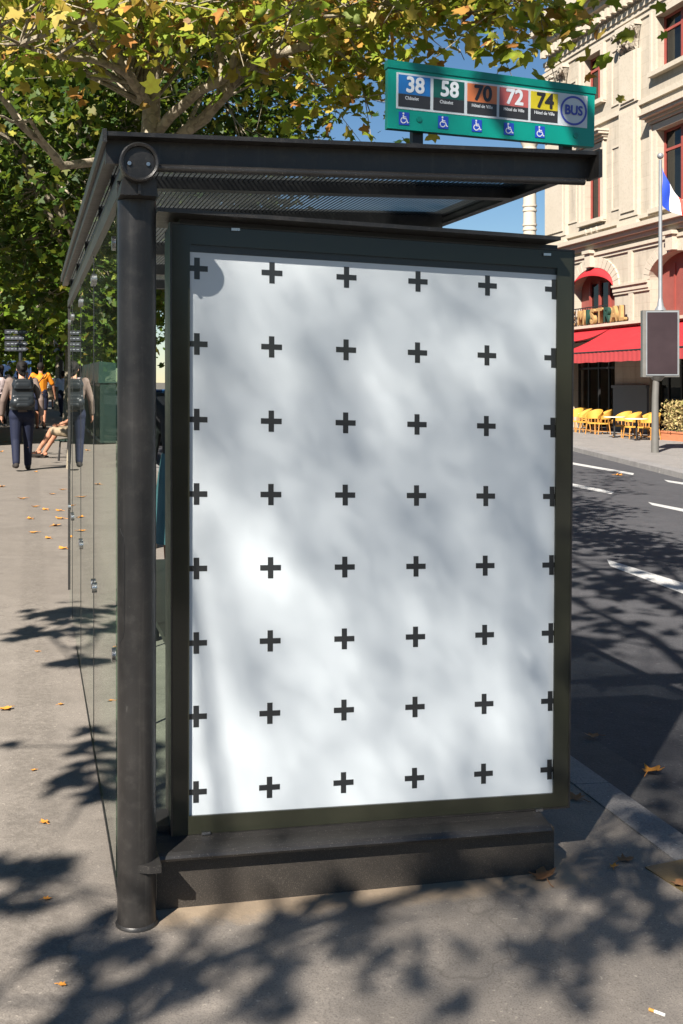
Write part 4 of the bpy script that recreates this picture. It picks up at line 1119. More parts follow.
bm = B(); ball(bm, Vector((mxm, 0, mz(156))), .085, 14); obj('ball_finial', bm, 'mast_grey', mp, True)
ft = Vector((mb.x + mxm + .045, mb.y, 0))
fl_ = thing('flag', 'blue, white and red flag drooping from the mast above the display panel', 'flag', (ft.x, ft.y, HC + (HY - 205) * kk))
H_ = (205 - 167) * kk; LEN = 1.75
for nm, mt, a0, a1 in (('blue_stripe', 'flag_blue', 0, 1 / 3), ('white_stripe', 'flag_white', 1 / 3, 2 / 3), ('red_stripe', 'flag_red', 2 / 3, 1)):
    bm = B(); n, m2 = 8, 12; g = []
    for i in range(n + 1):
        f_ = a0 + (a1 - a0) * i / n; row = []
        for q in range(m2 + 1):
            v_ = q / m2                      # 0 top .. 1 bottom
            sag = 1.05 * f_ ** .8 * (1 - .62 * v_); out = LEN * (f_ ** 1.15 * .40) * (1 - .10 * v_) + .16 * v_ * f_
            row.append(bm.verts.new((out + .015 * math.sin(v_ * 6), -.16 * math.sin(f_ * 8 + v_ * 3.0) * (f_ * .8 + .1), H_ * (1 - v_) - sag)))
        g.append(row)
    for a, b in zip(g, g[1:]):
        for q in range(m2): bm.faces.new((a[q], b[q], b[q + 1], a[q + 1]))
    obj(nm, bm, mt, fl_, True, recalc=False)

# ------------------------------------------------------------------ cafe chairs, tables, planter
def copy_tree(o, parent=None):
    c = o.copy(); COL.objects.link(c); c.parent = parent
    for ch in list(o.children): copy_tree(ch, c)
    return c
def make_chair():
    t = thing('bistro_chair', '', 'chair')
    bm = B(); lathe(bm, [(.20, .43), (.225, .44), (.225, .465), (.20, .475)], 20); obj('seat', bm, 'wicker_yellow', t, True)
    bm = B(); n = 14; rows = []
    for i in range(n + 1):
        a = R(-115) + R(230) * i / n - R(90); top = .62 + .30 * max(0, math.cos((a + R(90)) * .72)) ** .7
        r0, r1 = .235, .265
        rows.append([bm.verts.new((r_ * math.cos(a), r_ * math.sin(a), z_)) for r_, z_ in ((r0, .60), (r1 - .0, top), (r1 + .02, top), (r0 + .02, .60))])
    for a, b in zip(rows, rows[1:]):
        for q in range(4): bm.faces.new((a[q], a[(q + 1) % 4], b[(q + 1) % 4], b[q]))
    bm.faces.new(rows[0]); bm.faces.new(rows[-1][::-1]); obj('backrest', bm, 'wicker_yellow', t, True)
    for i in range(5):
        pass
    bm = B()
    for i in range(9):
        a = R(-115) + R(230) * i / 8 - R(90); tube(bm, [(.215 * math.cos(a), .215 * math.sin(a), .45), (.24 * math.cos(a), .24 * math.sin(a), .62)], .012, 6)
    obj('back_spindles', bm, 'rattan', t, True)
    for sx in (-1, 1):
        for sy in (-1, 1):
            bm = B(); tube(bm, [(.16 * sx, .16 * sy, .44), (.20 * sx, .21 * sy, 0)], .017, 8); obj('leg', bm, 'rattan', t, True)
    bm = B(); tube(bm, [(.185 * math.cos(a) * 1.15, .185 * math.sin(a) * 1.15, .2) for a in np.linspace(0, 2 * math.pi, 17)], .011, 6); obj('stretcher', bm, 'rattan', t, True)
    return t
chair0 = make_chair(); first = True
GCH = 'cafe chairs on the terrace under the red awning'
chairs = [(575, 433, 20, 'yellow wicker chair farthest left, cut by the shelter edge'), (583.5, 434, -10, 'yellow wicker chair second from the shelter edge'), (594, 435.5, 25, 'yellow wicker chair third from the shelter edge'),
          (603, 436, -15, 'yellow wicker chair just left of the empty round table'), (622.5, 439, 10, 'yellow wicker chair just right of the empty round table'), (632, 440.5, 0, 'yellow wicker chair facing the dark-stemmed table'),
          (643, 441, -20, 'yellow wicker chair second left of the grey panel post'), (651, 442, 15, 'yellow wicker chair directly behind the grey panel post'), (614, 430.5, 180, 'shaded wicker chair in the back row behind the empty table'),
          (623, 430.5, 170, 'shaded wicker chair in the back row against the grey plinth'), (634, 431, 190, 'shaded wicker chair in the back row right of the plinth middle'), (643, 432, 175, 'shaded wicker chair at the right end of the back row'), (588, 430, 185, 'shaded wicker chair in the back row before the dark doorway')]
for x, y, a, lab in chairs:
    t = chair0 if first else copy_tree(chair0); first = False
    t.location = onground(x, y + 1.3, .006); t.rotation_euler = (0, 0, R(-75 + a + 180)); t.scale = (1.1, 1.1, 1.08); t['label'] = lab; t['group'] = GCH
def make_table():
    t = thing('cafe_table', '', 'table')
    bm = B(); lathe(bm, [(.30, .715), (.32, .72), (.32, .74), (.30, .745)], 24); obj('table_top', bm, 'table_top', t, True)
    bm = B(); tube(bm, [(0, 0, .03), (0, 0, .715)], .028, 10); obj('stem', bm, 'iron', t, True)
    bm = B()
    for i in range(3):
        a = i * 2 * math.pi / 3; tube(bm, [(0, 0, .10), (.14 * math.cos(a), .14 * math.sin(a), .06), (.27 * math.cos(a), .27 * math.sin(a), .015)], [.028, .022, .018], 8)
    obj('foot', bm, 'iron', t, True); return t
tab0 = make_table(); first = True
for x, y, lab in ((614.5, 440.5, 'empty round cafe table between the two groups of yellow chairs'), (636.5, 443.5, 'round cafe table with a dark stem in front of the right-hand chairs'), (588, 434.5, 'round cafe table among the yellow chairs nearest the shelter')):
    t = tab0 if first else copy_tree(tab0); first = False
    t.location = onground(x, y, .006); t.scale = (1.15, 1.15, 1.08); t['label'] = lab; t['group'] = 'round tables on the cafe terrace'
pg = onground(661, 443.5, .006)
pt = thing('planter', 'terracotta planter box with a dry beige hedge beside the terrace', 'planter', pg, bang + R(0))
bm = B(); box(bm, 0, 3.2, 0, .55, 0, .36); box(bm, -.02, 3.22, -.02, .57, .361, .42); obj('trough', bm, 'terracotta', pt, False, .01)
bm = B(); box(bm, .05, 3.15, .05, .5, .40, .43); obj('soil', bm, 'earth', pt)

def leaf_mesh(name, P, Nrm, size, shape, fold=.18, rng=RNG):
    """many leaf shaped faces: centres P, normals Nrm, size array"""
    n = len(P); k = len(shape)
    Nrm = Nrm / np.linalg.norm(Nrm, axis=1, keepdims=True)
    ref = rng.normal(size=(n, 3)); a = np.cross(Nrm, ref); a /= np.linalg.norm(a, axis=1, keepdims=True); b = np.cross(Nrm, a)
    sh_ = np.array(shape); fz_ = fold * np.abs(sh_[:, 0]); fb_ = -.55 * sh_[:, 1] ** 2 - .35 * sh_[:, 0] ** 2; kf_ = rng.uniform(-.4, 2.6, n); kb_ = rng.uniform(-.3, 1.8, n)
    V = P[:, None, :] + size[:, None, None] * (a[:, None, :] * sh_[None, :, 0:1] + b[:, None, :] * sh_[None, :, 1:2] + Nrm[:, None, :] * (kf_[:, None] * fz_[None, :] + kb_[:, None] * fb_[None, :])[:, :, None])
    me = bpy.data.meshes.new(name)
    me.vertices.add(n * k); me.vertices.foreach_set('co', V.reshape(-1).astype(np.float32))
    me.loops.add(n * k); me.loops.foreach_set('vertex_index', np.arange(n * k, dtype=np.int32))
    me.polygons.add(n); me.polygons.foreach_set('loop_start', np.arange(0, n * k, k, dtype=np.int32))
    try: me.polygons.foreach_set('loop_total', np.full(n, k, dtype=np.int32))
    except Exception: pass
    me.update(calc_edges=True); me.validate()
    return me
PLANE_LEAF = [(0, -.40), (.16, -.46), (.40, -.34), (.30, -.12), (.42, -.02), (.55, .16), (.34, .15), (.20, .20), (.16, .40), (0, .60), (-.16, .40), (-.20, .20), (-.34, .15), (-.55, .16), (-.42, -.02), (-.30, -.12), (-.40, -.34), (-.16, -.46)]
STAR_LEAF = [(0, -.5), (.42, -.30), (.22, -.05), (.5, .12), (.18, .2), (0, .55), (-.18, .2), (-.5, .12), (-.22, -.05), (-.42, -.30)]
SMALL_LEAF = [(0, -.5), (.26, 0), (0, .5), (-.26, 0)]

n = 5200; P = np.column_stack([RNG.uniform(0, 3.2, n), RNG.normal(.27, .15, n), .42 + RNG.beta(1.6, 1.4, n) * 1.0 + .0])
P[:, 2] *= (1 - .10 * (np.sin(P[:, 0] * 5) > .5))
link('hedge_foliage', leaf_mesh('hedge_foliage', P, RNG.normal(size=(n, 3)), RNG.uniform(.06, .13, n), SMALL_LEAF), 'hedge_leaf', pt)
bm = B()
for i in range(14):
    x = .2 + i * .2; tube(bm, [(x, .27, .4), (x + random.uniform(-.1, .1), .27 + random.uniform(-.1, .1), 1.1)], [.015, .006], 5)
obj('stem', bm, 'plane_bark', pt)

# ------------------------------------------------------------------ bookstalls and parapet on the left
wallq = []
bm = B(); 
for a, b in zip([-30, 0, 20, 40, 80], [0, 20, 40, 80, 150]):
    hexa(bm, [GP(-3.0, a, .1), GP(-2.62, a, .1), GP(-2.62, b, .1), GP(-3.0, b, .1), GP(-3.0, a, -.8), GP(-2.62, a, -.8), GP(-2.62, b, -.8), GP(-3.0, b, -.8)])
tag(obj('parapet_wall', bm, 'parapet_stone', None, False, .01), 'low stone river parapet along the left side of the pavement', 'wall')
def make_stall():
    t = thing('bookstall', '', 'bookstall')
    bm = B(); box(bm, -.95, .95, -.38, .38, .02, 1.35); obj('box', bm, 'stall_green', t, False, .015)
    bm = B(); prism(bm, [(-.42, 1.362), (.44, 1.362), (.46, 1.50), (.1, 1.80), (-.40, 1.85)], lambda a, b, t_: (t_, a, b), -.98, .98); obj('lid', bm, 'stall_green_light', t, False, .02)
    bm = B()
    for i in range(7): box(bm, -.9 + i * .28, -.88 + i * .28, -.395, -.3805, .1, 1.3)
    obj('batten', bm, 'stall_green_light', t)
    for x in (-.6, .6):
        bm = B(); box(bm, x - .06, x + .06, -.43, -.4205, 1.30, 1.42); obj('hasp', bm, 'iron', t)
    return t
st0 = make_stall(); first = True
for s_, lab in ((26.5, 'closed dark green bookstall box at the near end of its row'), (28.7, 'closed dark green bookstall box second in its row'), (30.9, 'closed dark green bookstall box third in its row'), (33.1, 'closed dark green bookstall box at the far end of its row')):
    t = st0 if first else copy_tree(st0); first = False
    v = W(-1.35, s_); t.location = (v.x, v.y, gz(v.x)); t.rotation_euler = (0, 0, ANG - R(90)); t['label'] = lab; t['group'] = 'green bookstall boxes along the parapet'
    t.rotation_euler = (0, 0, math.atan2(SV.y, SV.x))

# ------------------------------------------------------------------ signs on the left, vehicles
fb = at(17, 386, 26); fz0 = gz(fb.x)
fs = thing('finger_signpost', 'post with four dark direction boards above the crowd on the left', 'signpost', (fb.x, fb.y, fz0), R(8))
kf = 26 / F
bm = B(); tube(bm, [(.08, 0, 0), (.08, 0, HC + (HY - 328) * kf - fz0)], .04, 10); obj('pole', bm, 'sign_black', fs, True)
for y in (332, 338, 343.7, 349):
    z = HC + (HY - y) * kf - fz0; bm = B(); w_ = 23 * kf / 2
    prism(bm, [(-w_, -.05), (w_ - .07, -.05), (w_, 0), (w_ - .07, .05), (-w_, .05)], lambda a, b, t_: (a, t_, z + b), -.075, -.052); bd = obj('direction_board', bm, 'sign_black', fs, False, .004)
    bm = B()
    for q in range(5): box(bm, -w_ + .05 + q * .09, -w_ + .11 + q * .09, -.0775, -.0752, z - .006, z + .006)
    obj('board_lettering', bm, 'ad_white', bd)
sb_ = at(40.5, 386, 41); sz = gz(sb_.x); ks = 41 / F
sp2 = thing('street_pole', 'dark thick pole with a flat board on top behind the orange T-shirt man', 'pole', (sb_.x, sb_.y, sz))
bm = B(); tube(bm, [(.02, 0, 0), (.02, 0, HC + (HY - 318) * ks - sz)], .055, 12); obj('pole', bm, 'sign_black', sp2, True)
bm = B(); box(bm, -.33, .28, -.05, .05, HC + (HY - 325) * ks - sz, HC + (HY - 319) * ks - sz); obj('flat_board', bm, 'dark_metal', sp2, False, .01)
ab = at(60.5, 386, 50); az = gz(ab.x); ka = 50 / F
ad = thing('advert_panel', 'pale poster panel on a dark stand behind the shelter end', 'advertising panel', (ab.x, ab.y, az))
zc = lambda y: HC + (HY - y) * ka - az
bm = B(); box(bm, -.32, .52, -.08, .08, zc(353), zc(326)); hs = obj('housing', bm, 'dark_metal', ad, False, .01)
bm = B(); box(bm, -.27, .47, -.092, -.081, zc(352), zc(327)); pa_ = obj('advert_sheet', bm, 'ad_white', hs)
bm = B(); ball(bm, Vector((.14, -.094, zc(336))), .17, 14, (1, .06, 1.2)); ball(bm, Vector((.15, -.094, zc(346))), .25, 14, (1, .05, .8)); obj('printed_figure', bm, 'ad_skin', pa_, True)
bm = B(); box(bm, -.1, .0, -.097, -.0925, zc(351), zc(346)); obj('printed_block', bm, 'ad_blue', pa_)
bm = B(); box(bm, -.05, .12, -.05, .05, 0, zc(353)); obj('stand', bm, 'dark_metal', ad, False, .01)

def wheel(parent, x, y, r, w_):
    bm = B(); tube(bm, [(x - w_ / 2, y, r), (x + w_ / 2, y, r)], r, 22); o_ = obj('wheel', bm, 'rubber', parent, True, .02)
    bm = B(); tube(bm, [(x - w_ / 2 - .004, y, r), (x + w_ / 2 + .004, y, r)], r * .6, 16); obj('rim', bm, 'steel', o_, True)
def car(label, loc, rz, paint_, group=None):
    t = thing('parked_car', label, 'car', loc, rz, group)
    prof = [(-2.05, .30), (2.0, .30), (2.05, .55), (1.95, .78), (1.15, .90), (-1.75, .93), (-2.05, .80)]
    bm = B(); prism(bm, prof, lambda a, b, w_: (w_, a, b), -.85, .85); obj('body', bm, paint_, t, True, .06)
    bm = B(); pr_ = [(1.1, .90), (.45, 1.38), (-.95, 1.42), (-1.65, .93)]
    a = [bm.verts.new((-.80 if z < 1 else -.62, y, z)) for y, z in pr_]; b = [bm.verts.new((.80 if z < 1 else .62, y, z)) for y, z in pr_]
    bm.faces.new(a); bm.faces.new(b[::-1])
    for i in range(4): bm.faces.new((a[i], a[(i + 1) % 4], b[(i + 1) % 4], b[i]))
    obj('window', bm, 'scooter_dark', t, True, .03)
    bm = B(); box(bm, -.60, .60, -.93, .44, 1.405, 1.45); obj('roof', bm, paint_, t, True, .03)
    for x in (-.78, .78):
        for y in (-1.3, 1.28): wheel(t, x, y, .31, .2)
    for x in (-.62, .62):
        bm = B(); box(bm, x - .16, x + .16, 1.93, 2.03, .60, .74); obj('headlight', bm, 'lamp_white', t, True, .02)
        bm = B(); box(bm, x - .14, x + .14, -2.08, -1.98, .62, .80); obj('tail_light', bm, 'lamp_red', t, True, .02)
    bm = B(); box(bm, -.25, .25, -2.085, -2.04, .45, .56); obj('number_plate', bm, 'ad_white', t)
    return t
v = W(3.55, 30.5); car('blue car parked by the kerb, seen through the gap beside the shelter post', (v.x, v.y, gz(v.x) - RD), head_away, 'car_blue')
v = W(1.5, 95); car('distant white car at the end of the street', (v.x, v.y, gz(v.x)), head_away + math.pi, 'car_white')
v = W(3.1, 24); t = thing('motor_scooter', 'dark scooter parked at the kerb in front of the blue car', 'scooter', (v.x, v.y, gz(v.x) - RD), head_away)
wheel(t, 0, .62, .24, .11); wheel(t, 0, -.6, .24, .13)
bm = B(); prism(bm, [(-.8, .42), (-.3, .3), (.25, .22), (.42, .28), (.25, .32), (-.1, .40), (-.2, .66), (-.85, .70)], lambda a, b, w_: (w_, a, b), -.15, .15); obj('body', bm, 'scooter_dark', t, True, .04)
bm = B(); prism(bm, [(-.85, .705), (-.1, .68), (-.1, .76), (-.85, .80)], lambda a, b, w_: (w_, a, b), -.13, .13); obj('saddle', bm, 'rubber', t, True, .03)
bm = B(); prism(bm, [(.30, .30), (.46, .34), (.36, .95), (.26, .93)], lambda a, b, w_: (w_, a, b), -.2, .2); obj('leg_shield', bm, 'scooter_dark', t, True, .03)
bm = B(); tube(bm, [(0, .62, .24), (0, .36, .85), (0, .30, 1.0)], .03, 8); obj('fork', bm, 'steel', t, True)
bm = B(); tube(bm, [(-.33, .2, 1.02), (0, .30, 1.0), (.33, .2, 1.02)], .018, 8); obj('handlebar', bm, 'rubber', t, True)
v = W(.0, 105); bs = thing('city_bus', 'dark-fronted bus facing the crowd at the far end of the pavement', 'bus', (v.x - 1.4, v.y, gz(v.x)), head_away)
bm = B(); box(bm, -1.25, 1.25, 0, 11, .35, 3.0); obj('body', bm, 'bus_green', bs, False, .12)
bm = B(); box(bm, -1.12, 1.12, -.04, .05, 1.15, 2.55); obj('windscreen', bm, 'bus_blue', bs, False, .05)
bm = B(); box(bm, -.9, .9, -.05, -.002, 2.6, 2.85); obj('destination_display', bm, 'sign_black', bs, False, .02)
for x in (-.95, .95):
    bm = B(); box(bm, x - .18, x + .18, -.05, .04, .6, .85); obj('headlight', bm, 'lamp_white', bs, False, .03)
for x in (-1.1, 1.1):
    for y in (2, 8): wheel(bs, x, y, .48, .28)

# ------------------------------------------------------------------ trees
def vnoise(a): return np.sin(a)
def make_tree(label, base, trunk_pts, trunk_r, limbs, clusters, leaf_n, leaf_size, mat, shape, spread=.55, flat=.75, twigs=True, group=None, updir=.4, rng=None):
    """clusters: array (m,3) centres in world; leaf_n leaves per cluster"""
    rng = rng or RNG
    t = thing('plane_tree', label, 'tree', base, 0, group)
    b0 = Vector(base)
    bm = B(); tube(bm, [Vector(p) - b0 for p in trunk_pts], trunk_r, 14); obj('trunk', bm, 'plane_bark', t, True)
    allseg = []
    for pts, rad in limbs:
        # smooth the polyline a little with wobble
        P_ = [Vector(p) for p in pts]; Q = []; RR = []
        for i in range(len(P_) - 1):
            for f in (0, .33, .66):
                w_ = Vector(rng.normal(size=3)) * (P_[i + 1] - P_[i]).length * .025 * (f > 0)
                Q.append(P_[i].lerp(P_[i + 1], f) + w_); RR.append(rad[i] * (1 - f) + rad[i + 1] * f)
        Q.append(P_[-1]); RR.append(rad[-1])
        bm = B(); tube(bm, [p - b0 for p in Q], RR, 9); obj('limb', bm, 'plane_bark', t, True)
        allseg += Q
    seg = np.array([list(p) for p in allseg]) if allseg else np.array([list(trunk_pts[-1])])
    cl = np.asarray(clusters)
    if twigs:
        bm = B()
        for c in cl:
            d = np.linalg.norm(seg - c, axis=1); i = int(np.argmin(d + rng.uniform(0, .3, len(d)))); a = seg[i]
            if d[i] > 3.5: continue
            mid = a * .5 + c * .5 + rng.normal(size=3) * d[i] * .10 + np.array([0, 0, .05 * d[i]])
            r0 = min(.028, .008 + .008 * d[i])
            tube(bm, [Vector(a) - b0, Vector(mid) - b0, Vector(c) - b0], [r0, r0 * .65, r0 * .3], 5, False)
            for q in range(3):
                e = c + rng.normal(size=3) * spread * .8; tube(bm, [Vector(mid * .4 + c * .6) - b0, Vector(e) - b0], [r0 * .4, .003], 4, False)
        obj('twigs', bm, 'plane_bark', t, True)
    m = len(cl); k_ = rng.poisson(leaf_n, m); idx = np.repeat(np.arange(m), k_); n = len(idx)
    off = rng.normal(size=(n, 3)) * spread * rng.uniform(.55, 1.2, m)[idx][:, None] * np.array([1, 1, flat])
    P = cl[idx] + off - np.array(list(b0))
    nr = rng.normal(size=(n, 3)); nr[:, 2] = np.abs(nr[:, 2]) + updir; nr[:, 1] -= .35; nr[:, 0] -= .15
    sz_ = leaf_size * rng.uniform(.55, 1.25, n)
    link('crown', leaf_mesh('crown', P, nr, sz_, shape, rng=rng), mat, t)
    return t

def ellipsoid_clusters(c, r, n, inner=.55, rng=RNG, lo=-1.0):
    out = []
    while len(out) < n:
        v = rng.normal(size=3); v /= np.linalg.norm(v)
        q = v * (rng.uniform(inner ** 3, 1) ** (1 / 3))
        if q[2] < lo: continue
        out.append(np.array(c) + q * np.array(r))
    return np.array(out)

GT = 'plane trees lining the pavement'
# --- tree right behind the shelter
TY = 10.3
tb = at(142, 386, TY); tb.z = gz(tb.x)
tr_pts = [tb, at(142, 330, TY), at(143.5, 220, TY), at(151, 126, TY), at(152.5, 70, TY), at(153, 10, TY), at(151, -120, TY - .2), at(160, -260, TY - .5)]
tr_rad = [.14, .12, .105, .088, .070, .064, .045, .02]
limbs = [
    ([at(148, 108, TY), at(141, 92, TY - .2), at(123, 70, TY - .5), at(108, 42, TY - .8), at(92, 26, TY - 1), at(74, -4, TY - 1.3), at(40, -60, TY - 1.6)], [.055, .05, .045, .038, .034, .026, .012]),
    ([at(104, 34, TY - .8), at(96, 5, TY - 1.0), at(90, -50, TY - 1.2)], [.03, .024, .01]),
    ([at(123, 72, TY - .5), at(100, 62, TY - .9), at(60, 56, TY - 1.3), at(20, 44, TY - 1.6), at(-40, 40, TY - 1.9)], [.034, .028, .024, .018, .008]),
    ([at(158, 132, TY), at(175, 112, TY - .2), at(200, 90, TY - .5), at(222, 80, TY - .7), at(232, 66, TY - .8), at(240, 40, TY - .9), at(262, 0, TY - 1.0), at(300, -70, TY - 1.2)], [.05, .05, .045, .042, .036, .028, .022, .01]),
    ([at(222, 80, TY - .7), at(221, 55, TY - .7), at(210, 25, TY - .8), at(196, 0, TY - .9), at(185, -60, TY - 1)], [.035, .028, .025, .021, .01]),
    ([at(178, 140, TY + .1), at(205, 118, TY - .2), at(228, 92, TY - .4), at(238, 72, TY - .5), at(270, 56, TY - .8), at(310, 45, TY - 1.1), at(345, 28, TY - 1.4), at(400, 8, TY - 1.8), at(470, -10, TY - 2.3), at(540, 8, TY - 2.8)], [.06, .055, .05, .045, .04, .035, .03, .026, .02, .01]),
    ([at(150, 168, TY), at(110, 160, TY - .3), at(62, 166, TY - .8), at(40, 140, TY - 1.1), at(18, 122, TY - 1.3), at(-8, 86, TY - 1.6)], [.04, .04, .036, .033, .028, .014]),
    ([at(56, 164, TY - .8), at(30, 120, TY - 1.4), at(12, 122, TY - 1.6), at(-20, 110, TY - 1.9)], [.02, .016, .012, .006]),
    ([at(300, -70, TY - 1.2), at(380, -120, TY - 1.8), at(500, -130, TY - 2.6), at(600, -80, TY - 3.2)], [.02, .02, .018, .01]),
]
cl = []
rg = np.random.default_rng(5)
def scatter(n, x0, x1, y0, y1, d0, d1):
    for _ in range(n): cl.append(list(at(rg.uniform(x0, x1), rg.uniform(y0, y1), TY - rg.uniform(d0, d1))))
scatter(84, -40, 470, -60, 10, -1.2, 3.2)
scatter(44, -40, 345, -14, 26, -1.8, .3)
scatter(12, -40, 345, -14, 14, .6, 2.2)
scatter(9, 330, 420, -4, 32, -.5, 2.0)
scatter(5, -30, 60, 30, 70, -.5, 1.2)
scatter(7, 260, 345, 30, 80, -.8, .8)
scatter(6, 430, 530, -40, -4, 2.0, 3.0)
cl += [list(at(x, y, TY - 3.0)) for x, y in ((505, -6), (520, 18), (535, 0), (548, 26), (512, 6))]
cl += [list(at(x, y, TY - rg.uniform(-2.5, 1))) for x, y in zip(rg.uniform(-150, 480, 34), rg.uniform(-400, -60, 34))]
cl += [list(at(x, y, TY - rg.uniform(.5, 1.2))) for x, y in ((372, 118), (360, 96), (350, 60), (330, 105), (375, 70))]
make_tree('pale-barked plane tree with yellowing leaves forking just above the shelter roof', tb, tr_pts, tr_rad, limbs, np.array(cl), 44, .122, 'leaf_autumn', PLANE_LEAF, .30, .8, True, GT, .3, rng=np.random.default_rng(21))

# --- generic tree
def street_tree(label, p, s, crown_c_z, rad, ncl, leaf_n, leaf, mat, trunk=.16, seed=1, shape=STAR_LEAF, lean=(0, 0), inner=.5, lo=-1.0, spread=.6, xy=None, limb_k=1.0, twigs=True):
    rg_ = np.random.default_rng(seed)
    b = W(p, s) if xy is None else Vector((xy[0], xy[1], 0)); b.z = gz(b.x)
    c = np.array([b.x + lean[0], b.y + lean[1], crown_c_z])
    top = Vector((c[0], c[1], crown_c_z + rad[2] * .6))
    tp = [b, b + Vector((.03, .02, 1.4)), b.lerp(top, .4) + Vector((.05, 0, 0)), top]
    lim = []
    for i in range(8):
        a = i * 2 * math.pi / 8 + rg_.uniform(-.3, .3); f = rg_.uniform(.28, .6)
        st = b.lerp(top, f); e = c + np.array([math.cos(a) * rad[0] * .8, math.sin(a) * rad[1] * .8, rg_.uniform(-.5, .6) * rad[2]])
        e = Vector(e); md = st.lerp(e, .5) + Vector((0, 0, .15 * rad[2])); lim.append(([st, md, e], [trunk * .45 * limb_k, trunk * .3 * limb_k, trunk * .08 * limb_k]))
    cl_ = ellipsoid_clusters(c, rad, ncl, inner, rg_, lo)
    return make_tree(label, b, tp, [trunk, trunk * .85, trunk * .6, trunk * .15], lim, cl_, leaf_n, leaf, mat, shape, spread, .8, twigs, GT, .35, rng=rg_)

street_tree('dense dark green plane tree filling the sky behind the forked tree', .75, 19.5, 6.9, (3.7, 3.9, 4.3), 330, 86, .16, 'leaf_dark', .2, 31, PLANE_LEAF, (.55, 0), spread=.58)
street_tree('green plane tree third along the kerb, seen above the shelter roof end', 1.5, 28.5, 7.2, (3.8, 4.0, 4.6), 240, 60, .22, 'leaf_green', .22, 32, spread=.65)
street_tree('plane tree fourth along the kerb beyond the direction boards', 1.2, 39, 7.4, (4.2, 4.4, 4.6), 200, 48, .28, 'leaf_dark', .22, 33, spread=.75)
street_tree('distant plane tree closing the kerb row', 1.2, 54, 7.6, (5, 5, 5.0), 190, 40, .36, 'leaf_green', .24, 34, spread=.9)
street_tree('sunlit green plane tree hanging low over the left of the pavement', -5.6, 36, 7.6, (5.2, 5.2, 5.1), 330, 68, .21, 'leaf_green', .24, 35, spread=.62)
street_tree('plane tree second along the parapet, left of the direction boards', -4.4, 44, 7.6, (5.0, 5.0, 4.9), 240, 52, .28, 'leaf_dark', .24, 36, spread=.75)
street_tree('far plane tree over the end of the parapet', -4.5, 60, 7.6, (6, 6, 5.4), 190, 40, .40, 'leaf_green', .25, 38, spread=1.0)
street_tree('farthest plane tree at the end of the street', -1.5, 120, 7.5, (12, 8, 8), 240, 36, .8, 'leaf_green', .3, 39, spread=1.6)
# trees standing behind the viewer, whose leaf shadows fall into the picture; the tall last one is added
street_tree('plane tree behind the viewer at the kerb, shading the road', 1.0, -1.6, 7.3, (2.3, 2.4, 1.9), 44, 20, .19, 'leaf_autumn', .17, 41, PLANE_LEAF, (-1.9, 3.3), .2, spread=.36)
EL = R(40); dvec = Vector((.42, .907, 0)).normalized()
to_sun = Vector((-dvec.x * math.cos(EL), -dvec.y * math.cos(EL), math.sin(EL)))
def shade_point(x, y, z):                # spot in a crown whose shadow falls at the pavement spot x, y
    g_ = onground(x, y); return g_ + to_sun * ((z - g_.z) / to_sun.z)
rz_ = random.Random(3)
spots = [(12, 878), (55, 868), (92, 905), (30, 962), (100, 940), (75, 1004), (140, 985), (275, 948), (320, 918), (345, 962), (395, 925), (428, 975),
         (478, 868), (520, 885), (572, 872), (640, 895), (560, 928), (590, 965), (668, 930), (600, 884), (250, 1010), (180, 1060), (20, 1060)]
def blocked(x, y):                       # already in the shelter's own shadow
    g_ = onground(x, y); sg, pg_ = g_.dot(SV), g_.dot(PV); ds, dp = to_sun.dot(SV), to_sun.dot(PV)
    k_ = (3.33 - sg) / ds; p_, z_ = pg_ + dp * k_, g_.z + to_sun.z * k_
    return sg > 3.33 and .3 < p_ < 1.80 and z_ < 2.3
spots += [q for q in ((640, 735), (672, 700), (612, 800), (652, 792), (676, 762), (622, 850), (655, 832), (690, 870), (700, 735), (690, 820), (585, 850), (640, 770), (668, 860), (603, 830), (660, 745), (690, 690), (633, 812)) if not blocked(*q)]
spc = [list(shade_point(x, y, rz_.uniform(4.2, 5.4))) for x, y in spots]
cen = np.mean(np.array(spc), axis=0); b_ = Vector((-4.6, -6.2, 0)); b_.z = gz(b_.x); cv_ = Vector(cen)
make_tree('plane tree behind the viewer on the left, shading the pavement before the poster', b_, [b_, b_ + Vector((.05, 0, 2)), b_ + Vector((.3, .3, 4.0)), b_ + Vector((.4, .5, 6.5))], [.15, .13, .10, .03],
          [([b_ + Vector((.25, .25, 3.6)), cv_ + Vector((-.8, -.3, -.3)), cv_ + Vector((.1, .1, 0)), cv_ + Vector((1.2, .5, .1))], [.05, .035, .022, .008]), ([b_ + Vector((.3, .3, 4.0)), cv_ + Vector((-.6, .3, .7))], [.04, .01])],
          np.array(spc), 6, .135, 'leaf_autumn', PLANE_LEAF, .085, .8, True, GT, .3, rng=np.random.default_rng(77))
spc = [list(shade_point(x, y, z)) for x, y, z in ((62, 612, 4.0), (88, 628, 4.1), (48, 632, 4.0), (75, 662, 3.9), (100, 655, 4.1), (82, 745, 3.8), (104, 757, 3.9), (92, 800, 4.0))]
b_ = Vector((-6.4, .8, 0)); b_.z = gz(b_.x)
make_tree('slender plane tree left of the viewer with one low spray of leaves', b_, [b_, b_ + Vector((.05, 0, 2)), b_ + Vector((.1, .1, 3.6)), b_ + Vector((-.2, .3, 6))], [.10, .085, .07, .02],
          [([b_ + Vector((.1, .1, 3.3)), Vector(spc[0]) * .5 + b_ * .5 + Vector((0, 0, 1.9)), Vector(spc[2])], [.035, .02, .006]), ([b_ + Vector((.1, .1, 3.0)), b_ * .45 + Vector(spc[6]) * .55 + Vector((0, 0, 1.4)), Vector(spc[5])], [.03, .018, .005])],
          np.array(spc), 8, .17, 'leaf_autumn', PLANE_LEAF, .11, .7, True, GT, .3, rng=np.random.default_rng(78))
